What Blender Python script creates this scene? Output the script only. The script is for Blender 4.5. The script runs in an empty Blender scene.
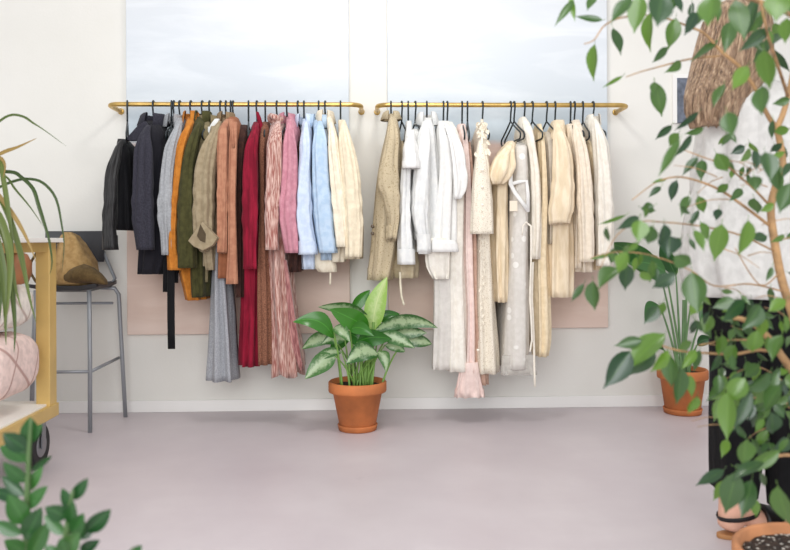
WORLD = 0.76; LAMP = 17; WIN = 155
import bpy, math, random
from mathutils import Vector, Matrix, noise
PI = math.pi
sc = bpy.context.scene
COL = sc.collection
rnd = random.Random(7)

# ------------------------------------------------------------------ camera
H = 0.91; FPX = 768.0; TH = math.radians(1.87); RHO = 0.0043
fw = Vector((math.sin(TH), math.cos(TH), 0)); r0 = Vector((math.cos(TH), -math.sin(TH), 0)); z0 = Vector((0, 0, 1))
rt = (r0*math.cos(RHO) - z0*math.sin(RHO)).normalized(); up = (z0*math.cos(RHO) + r0*math.sin(RHO)).normalized()
CAM = Vector((0, 0, H))
cd = bpy.data.cameras.new('camera'); cam = bpy.data.objects.new('camera', cd); COL.objects.link(cam)
m = Matrix.Identity(4)
for i in range(3):
    m[i][0] = rt[i]; m[i][1] = up[i]; m[i][2] = -fw[i]; m[i][3] = CAM[i]
cam.matrix_world = m
cd.sensor_width = 36; cd.lens = 36*FPX/790; cd.shift_y = -35/790
cd.dof.use_dof = True; cd.dof.focus_distance = 3.8; cd.dof.aperture_fstop = 3.6
cd.clip_start = 0.05
sc.camera = cam

def W(px, py, Y):
    """world point that the photo shows at (px, py), on the plane parallel to the wall at distance Y"""
    d = fw + rt*((px-395)/FPX) + up*((240-py)/FPX)
    return CAM + d*(Y/d.y)

WY = 4.13            # wall
RY = WY - 0.22       # rails

# ------------------------------------------------------------------ helpers
def lin(c):
    out = []
    for v in c[:3]:
        v /= 255.0
        out.append(v/12.92 if v <= 0.04045 else ((v+0.055)/1.055)**2.4)
    return (*out, 1)

def mat(name):
    mt = bpy.data.materials.new(name); mt.use_nodes = True
    nt = mt.node_tree
    return mt, nt, nt.nodes['Principled BSDF']

def N(nt, t, **kw):
    n = nt.nodes.new(t)
    for k, v in kw.items():
        if k in n.inputs: n.inputs[k].default_value = v
        else: setattr(n, k, v)
    return n

def ramp(nt, stops, interp='LINEAR'):
    n = nt.nodes.new('ShaderNodeValToRGB'); e = n.color_ramp.elements
    n.color_ramp.interpolation = interp
    while len(e) > 1: e.remove(e[-1])
    e[0].position, e[0].color = stops[0]
    for p, c in stops[1:]:
        x = e.new(p); x.color = c
    return n

def plain(name, c, rough=0.5, metal=0.0, spec=0.5, vary=0.0, scale=8, bump=0.0, bscale=60, coat=0):
    mt, nt, b = mat(name)
    b.inputs['Base Color'].default_value = lin(c); b.inputs['Roughness'].default_value = rough
    b.inputs['Metallic'].default_value = metal; b.inputs['Specular IOR Level'].default_value = spec
    if coat: b.inputs['Coat Weight'].default_value = coat
    tc = N(nt, 'ShaderNodeTexCoord')
    if vary:
        n = N(nt, 'ShaderNodeTexNoise', Scale=scale, Detail=4.0); nt.links.new(tc.outputs['Object'], n.inputs['Vector'])
        k = 1-vary
        r = ramp(nt, [(0.3, lin([v*k for v in c])), (0.7, lin([min(255, v*(2-k)) for v in c]))])
        nt.links.new(n.outputs['Fac'], r.inputs[0]); nt.links.new(r.outputs[0], b.inputs['Base Color'])
    if bump:
        n = N(nt, 'ShaderNodeTexNoise', Scale=bscale, Detail=3.0); nt.links.new(tc.outputs['Object'], n.inputs['Vector'])
        bp = N(nt, 'ShaderNodeBump', Strength=bump, Distance=0.01)
        nt.links.new(n.outputs['Fac'], bp.inputs['Height']); nt.links.new(bp.outputs[0], b.inputs['Normal'])
    return mt

def fabric(name, c, c2=None, rough=0.9, sheen=0.04, stretch=(1, 1, 1), scale=40, lo=0.4, hi=0.6, wrinkle=0.42, wsc=9, alpha=1.0, spec=0.25):
    mt, nt, b = mat(name)
    c2 = c2 or [v*0.93 for v in c]
    tc = N(nt, 'ShaderNodeTexCoord')
    mp = N(nt, 'ShaderNodeMapping'); mp.inputs['Scale'].default_value = stretch
    nt.links.new(tc.outputs['Object'], mp.inputs[0])
    n = N(nt, 'ShaderNodeTexNoise', Scale=scale, Detail=3.0); nt.links.new(mp.outputs[0], n.inputs['Vector'])
    r = ramp(nt, [(lo, lin(c2)), (hi, lin(c))]); nt.links.new(n.outputs['Fac'], r.inputs[0])
    nt.links.new(r.outputs[0], b.inputs['Base Color'])
    b.inputs['Roughness'].default_value = rough; b.inputs['Sheen Weight'].default_value = sheen
    b.inputs['Specular IOR Level'].default_value = spec
    mp2 = N(nt, 'ShaderNodeMapping'); mp2.inputs['Scale'].default_value = (2.4, 1.8, 0.3)
    nt.links.new(tc.outputs['Object'], mp2.inputs[0])
    n2 = N(nt, 'ShaderNodeTexNoise', Scale=wsc, Detail=3.0, Distortion=0.5); nt.links.new(mp2.outputs[0], n2.inputs['Vector'])
    n3 = N(nt, 'ShaderNodeTexNoise', Scale=450.0, Detail=1.0); nt.links.new(tc.outputs['Object'], n3.inputs['Vector'])
    ad = N(nt, 'ShaderNodeMath', operation='MULTIPLY_ADD'); ad.inputs[1].default_value = 0.06
    nt.links.new(n3.outputs['Fac'], ad.inputs[0]); nt.links.new(n2.outputs['Fac'], ad.inputs[2])
    bp = N(nt, 'ShaderNodeBump', Strength=wrinkle, Distance=0.03)
    nt.links.new(ad.outputs[0], bp.inputs['Height']); nt.links.new(bp.outputs[0], b.inputs['Normal'])
    if alpha < 1: b.inputs['Alpha'].default_value = alpha
    return mt

def leafmat(name, dark, light, pale=None, rough=0.38, trans=0.3, ribk=0.3):
    mt, nt, b = mat(name)
    g = N(nt, 'ShaderNodeNewGeometry')
    r = ramp(nt, [(0, lin(dark)), (0.55, lin([(a+c)/2 for a, c in zip(dark, light)])), (1, lin(light))])
    nt.links.new(g.outputs['Random Per Island'], r.inputs[0])
    colour = r.outputs[0]
    uv = N(nt, 'ShaderNodeTexCoord'); sp = N(nt, 'ShaderNodeSeparateXYZ'); nt.links.new(uv.outputs['UV'], sp.inputs[0])
    a = N(nt, 'ShaderNodeMath', operation='SUBTRACT'); nt.links.new(sp.outputs[0], a.inputs[0]); a.inputs[1].default_value = 0.5
    ab = N(nt, 'ShaderNodeMath', operation='ABSOLUTE'); nt.links.new(a.outputs[0], ab.inputs[0])
    if pale:
        n = N(nt, 'ShaderNodeTexNoise', Scale=46.0, Detail=5.0, Roughness=0.7); nt.links.new(uv.outputs['Object'], n.inputs['Vector'])
        s = N(nt, 'ShaderNodeMath', operation='MULTIPLY_ADD'); nt.links.new(n.outputs['Fac'], s.inputs[0]); s.inputs[1].default_value = 0.95
        nt.links.new(ab.outputs[0], s.inputs[2])
        rp = ramp(nt, [(0.58, (1, 1, 1, 1)), (0.82, (0, 0, 0, 1))]); nt.links.new(s.outputs[0], rp.inputs[0])
        mx = N(nt, 'ShaderNodeMix', data_type='RGBA'); nt.links.new(rp.outputs[0], mx.inputs[0])
        nt.links.new(colour, mx.inputs[6]); mx.inputs[7].default_value = lin(pale); colour = mx.outputs[2]
    rib = ramp(nt, [(0.0, (1, 1, 1, 1)), (0.028, (0, 0, 0, 1))]); nt.links.new(ab.outputs[0], rib.inputs[0])
    rs = N(nt, 'ShaderNodeMath', operation='MULTIPLY'); nt.links.new(rib.outputs[0], rs.inputs[0]); rs.inputs[1].default_value = ribk
    m2 = N(nt, 'ShaderNodeMix', data_type='RGBA'); nt.links.new(rs.outputs[0], m2.inputs[0]); nt.links.new(colour, m2.inputs[6])
    m2.inputs[7].default_value = lin([min(255, v*1.5+25) for v in light]); colour = m2.outputs[2]
    nt.links.new(colour, b.inputs['Base Color']); b.inputs['Roughness'].default_value = rough
    tr = N(nt, 'ShaderNodeBsdfTranslucent'); hs = N(nt, 'ShaderNodeHueSaturation', Saturation=1.15, Value=1.5)
    nt.links.new(colour, hs.inputs['Color']); nt.links.new(hs.outputs[0], tr.inputs[0])
    ms = N(nt, 'ShaderNodeMixShader'); ms.inputs[0].default_value = trans
    nt.links.new(b.outputs[0], ms.inputs[1]); nt.links.new(tr.outputs[0], ms.inputs[2])
    nt.links.new(ms.outputs[0], nt.nodes['Material Output'].inputs[0])
    return mt

def tag(o, label=None, cat=None, group=None, kind=None):
    if label: o['label'] = label
    if cat: o['category'] = cat
    if group: o['group'] = group
    if kind: o['kind'] = kind
    return o

def thing(name, loc, label, cat, group=None):
    o = bpy.data.objects.new(name, None); COL.objects.link(o); o.location = loc
    o.empty_display_size = 0.05
    return tag(o, label, cat, group)

def root_loc(o):
    v = Vector((0, 0, 0))
    while o is not None:
        v += Vector(o.location); o = o.parent
    return v

class MB:
    def __init__(s): s.v = []; s.f = []; s.uv = {}
    def loft(s, rings, cap0=True, cap1=True, closed=True):
        b = len(s.v); n = len(rings[0])
        for r in rings: s.v.extend(Vector(p) for p in r)
        for i in range(len(rings)-1):
            for j in range(n if closed else n-1):
                k = (j+1) % n
                s.f.append((b+i*n+j, b+i*n+k, b+(i+1)*n+k, b+(i+1)*n+j))
        if closed and cap0: s.f.append(tuple(b+j for j in reversed(range(n))))
        if closed and cap1: s.f.append(tuple(b+(len(rings)-1)*n+j for j in range(n)))
        return s
    def tube(s, pts, r, n=8, flat=1.0, flatdir=None):
        pts = [Vector(p) for p in pts]; L = len(pts)
        rr = r if isinstance(r, (list, tuple)) else [r]*L
        rings = []; prev = None
        for i, p in enumerate(pts):
            t = (pts[min(i+1, L-1)] - pts[max(i-1, 0)]).normalized()
            if prev is None:
                ref = flatdir if flatdir is not None else (Vector((0, 0, 1)) if abs(t.z) < 0.9 else Vector((1, 0, 0)))
                a = (ref - t*ref.dot(t)).normalized()
            else:
                a = (prev - t*prev.dot(t)).normalized()
            prev = a; b = t.cross(a)
            rings.append([p + a*math.cos(2*PI*k/n)*rr[i]*flat + b*math.sin(2*PI*k/n)*rr[i] for k in range(n)])
        return s.loft(rings)
    def box(s, c, sz, rz=0.0, tilt=0.0):
        M = Matrix.Translation(Vector(c)) @ Matrix.Rotation(rz, 4, 'Z') @ Matrix.Rotation(tilt, 4, 'X')
        b = len(s.v)
        for dx, dy, dz in ((-1,-1,-1),(1,-1,-1),(1,1,-1),(-1,1,-1),(-1,-1,1),(1,-1,1),(1,1,1),(-1,1,1)):
            s.v.append(M @ Vector((dx*sz[0]/2, dy*sz[1]/2, dz*sz[2]/2)))
        for q in ((0,3,2,1),(4,5,6,7),(0,1,5,4),(1,2,6,5),(2,3,7,6),(3,0,4,7)): s.f.append(tuple(b+i for i in q))
        return s
    def lathe(s, c, prof, n=40, cap0=True, cap1=True):
        c = Vector(c)
        return s.loft([[c+Vector((r*math.cos(2*PI*k/n), r*math.sin(2*PI*k/n), z)) for k in range(n)] for r, z in prof], cap0, cap1)
    def leaf(s, B, T, w, roll=0.0, bend=0.0, fold=0.18, shape='ovate', ctrl=None, n=8, sidehint=None, wave=0.0):
        B = Vector(B); T = Vector(T); L = (T-B).length
        d = (T-B).normalized(); view = (B-CAM).normalized()
        if sidehint is not None: side = Vector(sidehint); side = (side - d*side.dot(d)).normalized()
        else:
            side = d.cross(view)
            if side.length < 0.2: side = d.cross(Vector((0, 0, 1)))
            side.normalize(); side = Matrix.Rotation(roll, 3, d) @ side
        nor = side.cross(d).normalized()
        if nor.dot(view) > 0: nor = -nor
        C = Vector(ctrl) if ctrl is not None else (B+T)/2 + nor*bend*L
        b = len(s.v)
        for i in range(n+1):
            t = i/n
            p = B*(1-t)**2 + C*(2*t*(1-t)) + T*t*t
            if shape == 'ovate': ww = (math.sin(PI*min(1, t/0.93)**0.8)**0.9)*(1 if t < 0.93 else 0.1)+0.03*(t > 0.9)*(t < 1)
            elif shape == 'strap': ww = min(1, t*6+0.55)*min(1, (1-t)*2.2)**0.8
            else: ww = math.sin(PI*t**0.85)**0.8
            ww = max(ww, 0.015)*w/2
            wv = wave*math.sin(t*9+B.x*50)*ww
            s.v += [p - side*ww + nor*(fold*ww+wv), p - side*ww*0.5 + nor*fold*ww*0.35, p, p + side*ww*0.5 + nor*fold*ww*0.35, p + side*ww + nor*(fold*ww-wv)]
            for k in range(5): s.uv[b+i*5+k] = (k/4, t)
        for i in range(n):
            for k in range(4): s.f.append((b+i*5+k, b+i*5+k+1, b+(i+1)*5+k+1, b+(i+1)*5+k))
        return s
    def build(s, name, m, parent=None, smooth=True, bevel=0.0, angle=None):
        if parent is not None: off = root_loc(parent)
        else:
            xs = [v.x for v in s.v]; ys = [v.y for v in s.v]; zs = [v.z for v in s.v]
            off = Vector(((min(xs)+max(xs))/2, (min(ys)+max(ys))/2, min(zs)))
        me = bpy.data.meshes.new(name)
        me.from_pydata([tuple(v-off) for v in s.v], [], s.f); me.update()
        if s.uv:
            ul = me.uv_layers.new(name='UVMap')
            for lp in me.loops: ul.data[lp.index].uv = s.uv.get(lp.vertex_index, (0.5, 0.5))
        me.materials.append(m)
        if smooth:
            for p in me.polygons: p.use_smooth = len(p.vertices) <= 4
        o = bpy.data.objects.new(name, me); COL.objects.link(o)
        if parent is not None: o.parent = parent
        else: o.location = off
        if bevel:
            bm_ = o.modifiers.new('bevel', 'BEVEL'); bm_.width = bevel; bm_.segments = 2; bm_.limit_method = 'ANGLE'
        return o

def boxo(name, c, sz, m, parent=None, bevel=0.0, rz=0.0, tilt=0.0):
    return MB().box(c, sz, rz, tilt).build(name, m, parent, smooth=False, bevel=bevel)

def interp(rows, y):
    """smooth interpolation of rows (y, a, b, ...)"""
    if y <= rows[0][0]: return rows[0][1:]
    for i in range(len(rows)-1):
        if y <= rows[i+1][0]:
            p1, p2 = rows[i], rows[i+1]; p0 = rows[max(i-1, 0)]; p3 = rows[min(i+2, len(rows)-1)]
            h = p2[0]-p1[0]; t = (y-p1[0])/h; out = []
            for k in range(1, len(p1)):
                m1 = (p2[k]-p0[k])/max(1e-6, p2[0]-p0[0])*h; m2 = (p3[k]-p1[k])/max(1e-6, p3[0]-p1[0])*h
                d = p2[k]-p1[k]; lim = 3*abs(d)
                m1 = max(-lim, min(lim, m1)); m2 = max(-lim, min(lim, m2))
                out.append((2*t**3-3*t*t+1)*p1[k]+(t**3-2*t*t+t)*m1+(-2*t**3+3*t*t)*p2[k]+(t**3-t*t)*m2)
            return out
    return rows[-1][1:]

def levels(y0, y1, step):
    n = max(3, int(math.ceil((y1-y0)/step)))
    return [y0+(y1-y0)*i/n for i in range(n+1)]

def spw(c, e): return math.copysign(abs(c)**e, c)

# ------------------------------------------------------------------ room
mw, nt, b = mat('wall_paint')
tc = N(nt, 'ShaderNodeTexCoord'); n1 = N(nt, 'ShaderNodeTexNoise', Scale=1.6, Detail=5.0); nt.links.new(tc.outputs['Object'], n1.inputs['Vector'])
rp = ramp(nt, [(0.35, lin((222, 220, 213))), (0.7, lin((229, 227, 221)))]); nt.links.new(n1.outputs['Fac'], rp.inputs[0]); nt.links.new(rp.outputs[0], b.inputs['Base Color'])
n2 = N(nt, 'ShaderNodeTexNoise', Scale=90.0, Detail=3.0); nt.links.new(tc.outputs['Object'], n2.inputs['Vector'])
bp = N(nt, 'ShaderNodeBump', Strength=0.06, Distance=0.01); nt.links.new(n2.outputs['Fac'], bp.inputs['Height']); nt.links.new(bp.outputs[0], b.inputs['Normal'])
b.inputs['Roughness'].default_value = 0.65
M_WALL = mw

mf, nt, b = mat('floor_resin')
tc = N(nt, 'ShaderNodeTexCoord'); n1 = N(nt, 'ShaderNodeTexNoise', Scale=2.2, Detail=6.0, Roughness=0.6); nt.links.new(tc.outputs['Object'], n1.inputs['Vector'])
rp = ramp(nt, [(0.3, lin((192, 181, 185))), (0.55, lin((200, 190, 193))), (0.75, lin((207, 198, 200)))]); nt.links.new(n1.outputs['Fac'], rp.inputs[0])
n3 = N(nt, 'ShaderNodeTexNoise', Scale=5.0, Detail=8.0, Roughness=0.7); nt.links.new(tc.outputs['Object'], n3.inputs['Vector'])
r3 = ramp(nt, [(0.66, (0, 0, 0, 1)), (0.74, (1, 1, 1, 1))]); nt.links.new(n3.outputs['Fac'], r3.inputs[0])
sm = N(nt, 'ShaderNodeMath', operation='MULTIPLY'); sm.inputs[1].default_value = 0.18; nt.links.new(r3.outputs[0], sm.inputs[0])
mx = N(nt, 'ShaderNodeMix', data_type='RGBA'); nt.links.new(sm.outputs[0], mx.inputs[0]); nt.links.new(rp.outputs[0], mx.inputs[6]); mx.inputs[7].default_value = lin((150, 140, 146))
nt.links.new(mx.outputs[2], b.inputs['Base Color'])
rr = ramp(nt, [(0.3, (0.38,)*3+(1,)), (0.7, (0.5,)*3+(1,))]); nt.links.new(n1.outputs['Fac'], rr.inputs[0]); nt.links.new(rr.outputs[0], b.inputs['Roughness'])
M_FLOOR = mf

tag(boxo('floor', (0, 1.0, -0.05), (9.0, 6.5, 0.1), M_FLOOR), kind='structure')
tag(boxo('wall_back', (0, WY+0.06, 1.6), (9.0, 0.12, 3.2), M_WALL), kind='structure')
M_TRIM = plain('white_trim', (236, 234, 231), 0.45)
tag(boxo('baseboard_back', (0, WY-0.006, 0.031), (9.0, 0.012, 0.062), M_TRIM, bevel=0.003), kind='structure')

# ------------------------------------------------------------------ paintings
def painting(name, px0, px1, pyb, label, seed, zpink, zsea):
    A = W(px0, pyb, WY-0.035); B_ = W(px1, pyb, WY-0.035)
    ztop = 2.55; zb = A.z*0.5+B_.z*0.5
    mt, nt, b = mat(name+'_paint')
    tc = N(nt, 'ShaderNodeTexCoord'); mp = N(nt, 'ShaderNodeMapping'); mp.inputs['Scale'].default_value = (1.1, 1, 4.5); mp.inputs['Location'].default_value = (seed, 0, seed*2)
    nt.links.new(tc.outputs['Object'], mp.inputs[0])
    n = N(nt, 'ShaderNodeTexNoise', Scale=1.4, Detail=6.0, Roughness=0.55, Distortion=0.5); nt.links.new(mp.outputs[0], n.inputs['Vector'])
    sp = N(nt, 'ShaderNodeSeparateXYZ'); nt.links.new(tc.outputs['Object'], sp.inputs[0])
    wob = N(nt, 'ShaderNodeMath', operation='MULTIPLY_ADD'); nt.links.new(n.outputs['Fac'], wob.inputs[0]); wob.inputs[1].default_value = 0.10; nt.links.new(sp.outputs[2], wob.inputs[2])
    h = ztop-zb
    dv = N(nt, 'ShaderNodeMath', operation='DIVIDE'); nt.links.new(wob.outputs[0], dv.inputs[0]); dv.inputs[1].default_value = h+0.05
    pk = (zpink-zb+0.05)/(h+0.05); se = (zsea-zb+0.05)/(h+0.05)
    r = ramp(nt, [(0.0, lin((224, 202, 190))), (0.06, lin((218, 194, 180))), (pk*0.6, lin((219, 194, 180))), (pk-0.004, lin((216, 188, 176))), (pk+0.012, lin((178, 190, 199))),
                  (se-0.01, lin((188, 200, 209))), (se+0.05, lin((206, 213, 219))), (se+0.2, lin((212, 217, 222))), (1, lin((214, 216, 218)))])
    nt.links.new(dv.outputs[0], r.inputs[0])
    r2 = ramp(nt, [(0.45, (0, 0, 0, 1)), (0.62, (1, 1, 1, 1))]); nt.links.new(n.outputs['Fac'], r2.inputs[0])
    sm = N(nt, 'ShaderNodeMath', operation='MULTIPLY'); sm.inputs[1].default_value = 0.3; nt.links.new(r2.outputs[0], sm.inputs[0])
    mx = N(nt, 'ShaderNodeMix', data_type='RGBA', blend_type='SOFT_LIGHT'); nt.links.new(sm.outputs[0], mx.inputs[0]); nt.links.new(r.outputs[0], mx.inputs[6]); mx.inputs[7].default_value = (1, 1, 1, 1)
    nt.links.new(mx.outputs[2], b.inputs['Base Color']); b.inputs['Roughness'].default_value = 0.75
    o = MB().box(((A.x+B_.x)/2, WY-0.0175, (zb+ztop)/2), (B_.x-A.x, 0.034, h)).build(name, mt, smooth=False, bevel=0.004)
    tag(o, label, 'painting', 'large canvases on the white wall')
zp = W(395, 146, WY).z; zs = W(395, 118, WY).z
painting('canvas_painting', 127, 350, 334, 'tall pale blue and pink canvas behind the coloured clothes', 3.1, zp, zs)
painting('canvas_painting', 388.5, 608.5, 328.5, 'tall pale blue and pink canvas behind the cream clothes', 8.7, zp, zs)

M_SLATE = plain('slate_panel', (92, 98, 110), 0.6, vary=0.25, scale=30)
M_WHITE = plain('white_lacquer', (236, 234, 230), 0.4)
a = W(677, 78, WY-0.02); b2 = W(716, 123, WY-0.02)
t = thing('wall_panel', ((a.x+b2.x)/2, WY-0.01, b2.z), 'slate grey rectangular panel on the wall behind the long hair', 'wall panel')
boxo('board', ((a.x+b2.x)/2, WY-0.012, (a.z+b2.z)/2), (b2.x-a.x, 0.022, a.z-b2.z), M_SLATE, t, 0.002)
f = MB()
f.box(((a.x+b2.x)/2, WY-0.010, a.z+0.011), (b2.x-a.x+0.044, 0.02, 0.022)); f.box((a.x-0.011, WY-0.010, (a.z+b2.z)/2), (0.022, 0.02, a.z-b2.z)); f.box((b2.x+0.011, WY-0.010, (a.z+b2.z)/2), (0.022, 0.02, a.z-b2.z))
f.build('frame', M_WHITE, t, smooth=False)

# ------------------------------------------------------------------ rails
M_BRASS = plain('brass', (206, 172, 104), 0.32, metal=0.9, vary=0.1, scale=20)
def rail(px0, px1, py, label):
    A = W(px0, py, RY); B_ = W(px1, py, RY); z = (A.z+B_.z)/2; R = 0.012; bend = 0.06
    pts = [Vector((A.x, WY, z))]
    for k in range(9):
        q = PI/2*k/8; pts.append(Vector((A.x+bend-bend*math.cos(q), RY+bend-bend*math.sin(q), z)))
    for k in range(1, 12): pts.append(Vector((A.x+bend+(B_.x-A.x-2*bend)*k/12, RY, z)))
    for k in range(9):
        q = PI/2*k/8; pts.append(Vector((B_.x-bend+bend*math.sin(q), RY+bend-bend*math.cos(q), z)))
    pts.append(Vector((B_.x, WY, z)))
    t = thing('clothes_rail', ((A.x+B_.x)/2, RY, z), label, 'clothes rail', 'brass wall rails')
    MB().tube(pts, R, 14).build('bar', M_BRASS, t)
    for x in (A.x, B_.x):
        q = MB(); q.loft([[Vector((x+rr_*math.cos(2*PI*k/20), yy, z+rr_*math.sin(2*PI*k/20))) for k in range(20)] for rr_, yy in ((0.017, WY), (0.017, WY-0.005), (0.0155, WY-0.008), (0.0125, WY-0.009))])
        q.build('wall_flange', M_BRASS, t)
    return z
ZR = rail(107, 361, 104.4, 'brass clothes rail holding the dark and coloured clothes')
ZR2 = rail(377.5, 629, 105.0, 'brass clothes rail holding the white and cream clothes')

# ------------------------------------------------------------------ hangers
M_HANG = plain('black_hanger', (22, 32, 36), 0.35)
def hanger(px, label, group, zr, yaw=0.0, neck=121.5, half=0.16):
    P = W(px, 104.7, RY); x = P.x
    zn = W(px, neck, RY).z
    M = Matrix.Rotation(yaw, 3, 'Z')
    def q(d, z): return Vector((x, RY, 0)) + M @ Vector((0, d, 0)) + Vector((0, 0, z))
    r = 0.0046; rr_ = 0.012+r+0.0006
    hook = []
    for k in range(13):
        an = math.radians(-25 + 215*k/12)     # from the back, over the top, to the front
        hook.append(q(rr_*math.cos(an), zr+rr_*math.sin(an)))
    e = hook[-1]
    hook += [q(-rr_*0.9, zr-0.02), q(-0.006, zr-0.045), q(0, zn+0.012), q(0, zn)]
    mb = MB(); mb.tube(hook, r, 8)
    dz = 0.082
    loop = []
    def arc(c0, z0_, rad, a0, a1):
        for k in range(6):
            an = math.radians(a0+(a1-a0)*k/5); loop.append(q(c0+rad*math.cos(an), z0_+rad*math.sin(an)))
    loop.append(q(0, zn)); loop.append(q(half*0.5, zn-dz*0.5))
    arc(half-0.015, zn-dz-0.008, 0.018, 60, -90)
    loop.append(q(0, zn-dz-0.026))
    arc(-half+0.015, zn-dz-0.008, 0.018, 270, 120)
    loop.append(q(-half*0.5, zn-dz*0.5)); loop.append(q(0, zn))
    mb.tube(loop, r*0.95, 8)
    o = mb.build('clothes_hanger', M_HANG)
    return tag(o, label, 'hanger', group)

# ------------------------------------------------------------------ garments
def body_rings(rows, front, dshoulder, n=52, fold=0.008, nf=7, seed=0.0, y_c=None, back=None, hem_jag=0.0, step=7, hd0=0.05):
    y_c = RY if y_c is None else y_c
    ys = levels(rows[0][0], rows[-1][0], step); top = ys[0]; bot = ys[-1]
    rings = []
    for y in ys:
        xl, xr = interp(rows, y)
        t = (y-top)/max(1, bot-top)
        s = min(1, (y-top)/max(1, dshoulder)); s = math.sin(s*PI/2)
        hd = hd0 + (front-hd0)*s
        hb = min(hd, back if back else 0.185)
        Yp = y_c - hd*0.75
        a = W(xl, y, Yp); c = W(xr, y, Yp); xc = (a.x+c.x)/2; hw = abs(c.x-a.x)/2; z = (a.z+c.z)/2
        ring = []
        for k in range(n):
            an = 2*PI*k/n; cx = math.cos(an); sy = math.sin(an)
            am = 1.5*fold*(0.2+0.8*min(1, t*1.4))*(0.75+0.9*noise.noise(Vector((cx*1.7+seed, sy*1.7, t*1.2))))*min(1, (y-top)/12)
            d = am*(math.sin(nf*an+seed+1.1*t)+0.55*math.sin((2*nf-3)*an+seed*2.3-1.7*t))
            p = Vector((xc+hw*spw(cx, 0.7), y_c+(hd if sy < 0 else hb)*spw(sy, 0.6), z))
            wr = noise.noise(Vector((p.x*9+seed*7, p.y*9, p.z*2.2+seed)))*0.010*min(1, (y-top)/15)
            d = max(-hw*0.45, min(hw*0.5, d+wr*min(1, hw/0.03)))
            p += Vector((cx*d, sy*d, 0))
            if hem_jag: p.z -= hem_jag*t**6*(0.5+0.5*math.sin(an*5+seed))
            ring.append(p)
        rings.append(ring)
    return rings

def hem(rings, th=0.004, rise=0.06):
    """turn the open end inwards so the cloth has a thickness and an inside"""
    last = rings[-1]; c = sum(last, Vector())/len(last)
    def shr(p, r): 
        v = c-p; v.z = 0; L = v.length
        return p + v*(min(0.4, r/max(L, 1e-4)))
    a = [shr(p, th) for p in last]; b = [p+Vector((0, 0, rise)) for p in [shr(p, th*1.6) for p in last]]
    return rings + [a, b]

def sleeve_rings(rows, Yc, hdmax=0.045, n=40, wr=0.006, seed=0.0, tilt=0.0, pleat=0, step=4, inset=0.07, taperin=22, slope=0.0):
    ys = levels(rows[0][0], rows[-1][0], step); top = ys[0]; bot = ys[-1]; rings = []
    for y in ys:
        xc, w = interp(rows, y); t = (y-top)/(bot-top)
        s = min(1, (y-top)/taperin); s = math.sin(s*PI/2)
        kk = 0.42+0.58*math.sqrt(min(1, (y-top)/26)) if slope else 1.0
        xc += slope*w*(1-kk)*0.36; w *= kk*(0.93 if slope else 1)
        yc = Yc + inset*(1-s)
        a = W(xc-w/2, y, yc-0.015); c = W(xc+w/2, y, yc-0.015); x = (a.x+c.x)/2; hw = (c.x-a.x)/2
        hd = min(hdmax, hw*0.75+0.012)
        ring = []
        for k in range(n):
            an = 2*PI*k/n
            d = wr*0.55*(math.sin(5*an+seed+y*0.012)+0.6*math.sin(8*an-seed*2-y*0.02))*min(1, (y-top)/15)
            d += noise.noise(Vector((math.cos(an)*2.6+seed*3, math.sin(an)*2.6, y*0.010+seed)))*0.011*min(1, (y-top)/25)
            d += noise.noise(Vector((math.cos(an)*0.8+seed, math.sin(an)*0.8, y*0.022)))*0.006*min(1, (y-top)/12)
            d += wr*0.45*math.sin(y*0.30+3.2*math.sin(an+seed)+seed)*max(0, math.sin((t-0.35)*PI/0.55))**2 if 0.35 < t < 0.9 else 0
            if pleat: d += 0.0035*math.sin(pleat*an)*min(1, (y-top)/20)
            d = max(-hw*0.4, min(hw*0.4, d))
            p = Vector((x+(hw+d)*spw(math.cos(an), 0.85), yc+(hd+d)*spw(math.sin(an), 0.8), a.z))
            if tilt: p.z += tilt*(-math.sin(an))*max(0, (t-0.75)/0.25)**1.5
            ring.append(p)
        rings.append(ring)
    return rings

def collar(parent, x, z, m, r=0.045, rd=0.06, stand=0.03, fall=0.035, flare=1.5, seed=0, name='collar', open_=0.35):
    """turned-down collar, open towards the camera side of the neck by a gap"""
    mb = MB(); n = 26; rings = [[], [], [], [], [], []]
    for k in range(n+1):
        an = -PI/2 + open_ + (2*PI-2*open_)*k/n if open_ else -PI/2+2*PI*k/n
        cx, sy = math.cos(an), math.sin(an); wob = 0.004*math.sin(3*an+seed)
        fr = max(0, -sy)
        for i, (k_, dz) in enumerate(((1.0, -0.015), (0.9, stand), (1.0, stand+0.005), (1.16, stand-0.002), (flare, -fall*(1+0.5*fr)+stand*0.3), (flare-0.06, -fall*(1+0.5*fr)+stand*0.3-0.001))):
            rings[i].append(Vector((x+r*k_*cx+wob, RY+rd*k_*sy, z+dz+wob*0.5)))
    mb.loft(rings, closed=False)
    return mb.build(name, m, parent)

LG = 'clothes on the left rail'; RG = 'clothes on the right rail'
HLG = 'black hangers on the left rail'; HRG = 'black hangers on the right rail'

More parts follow.
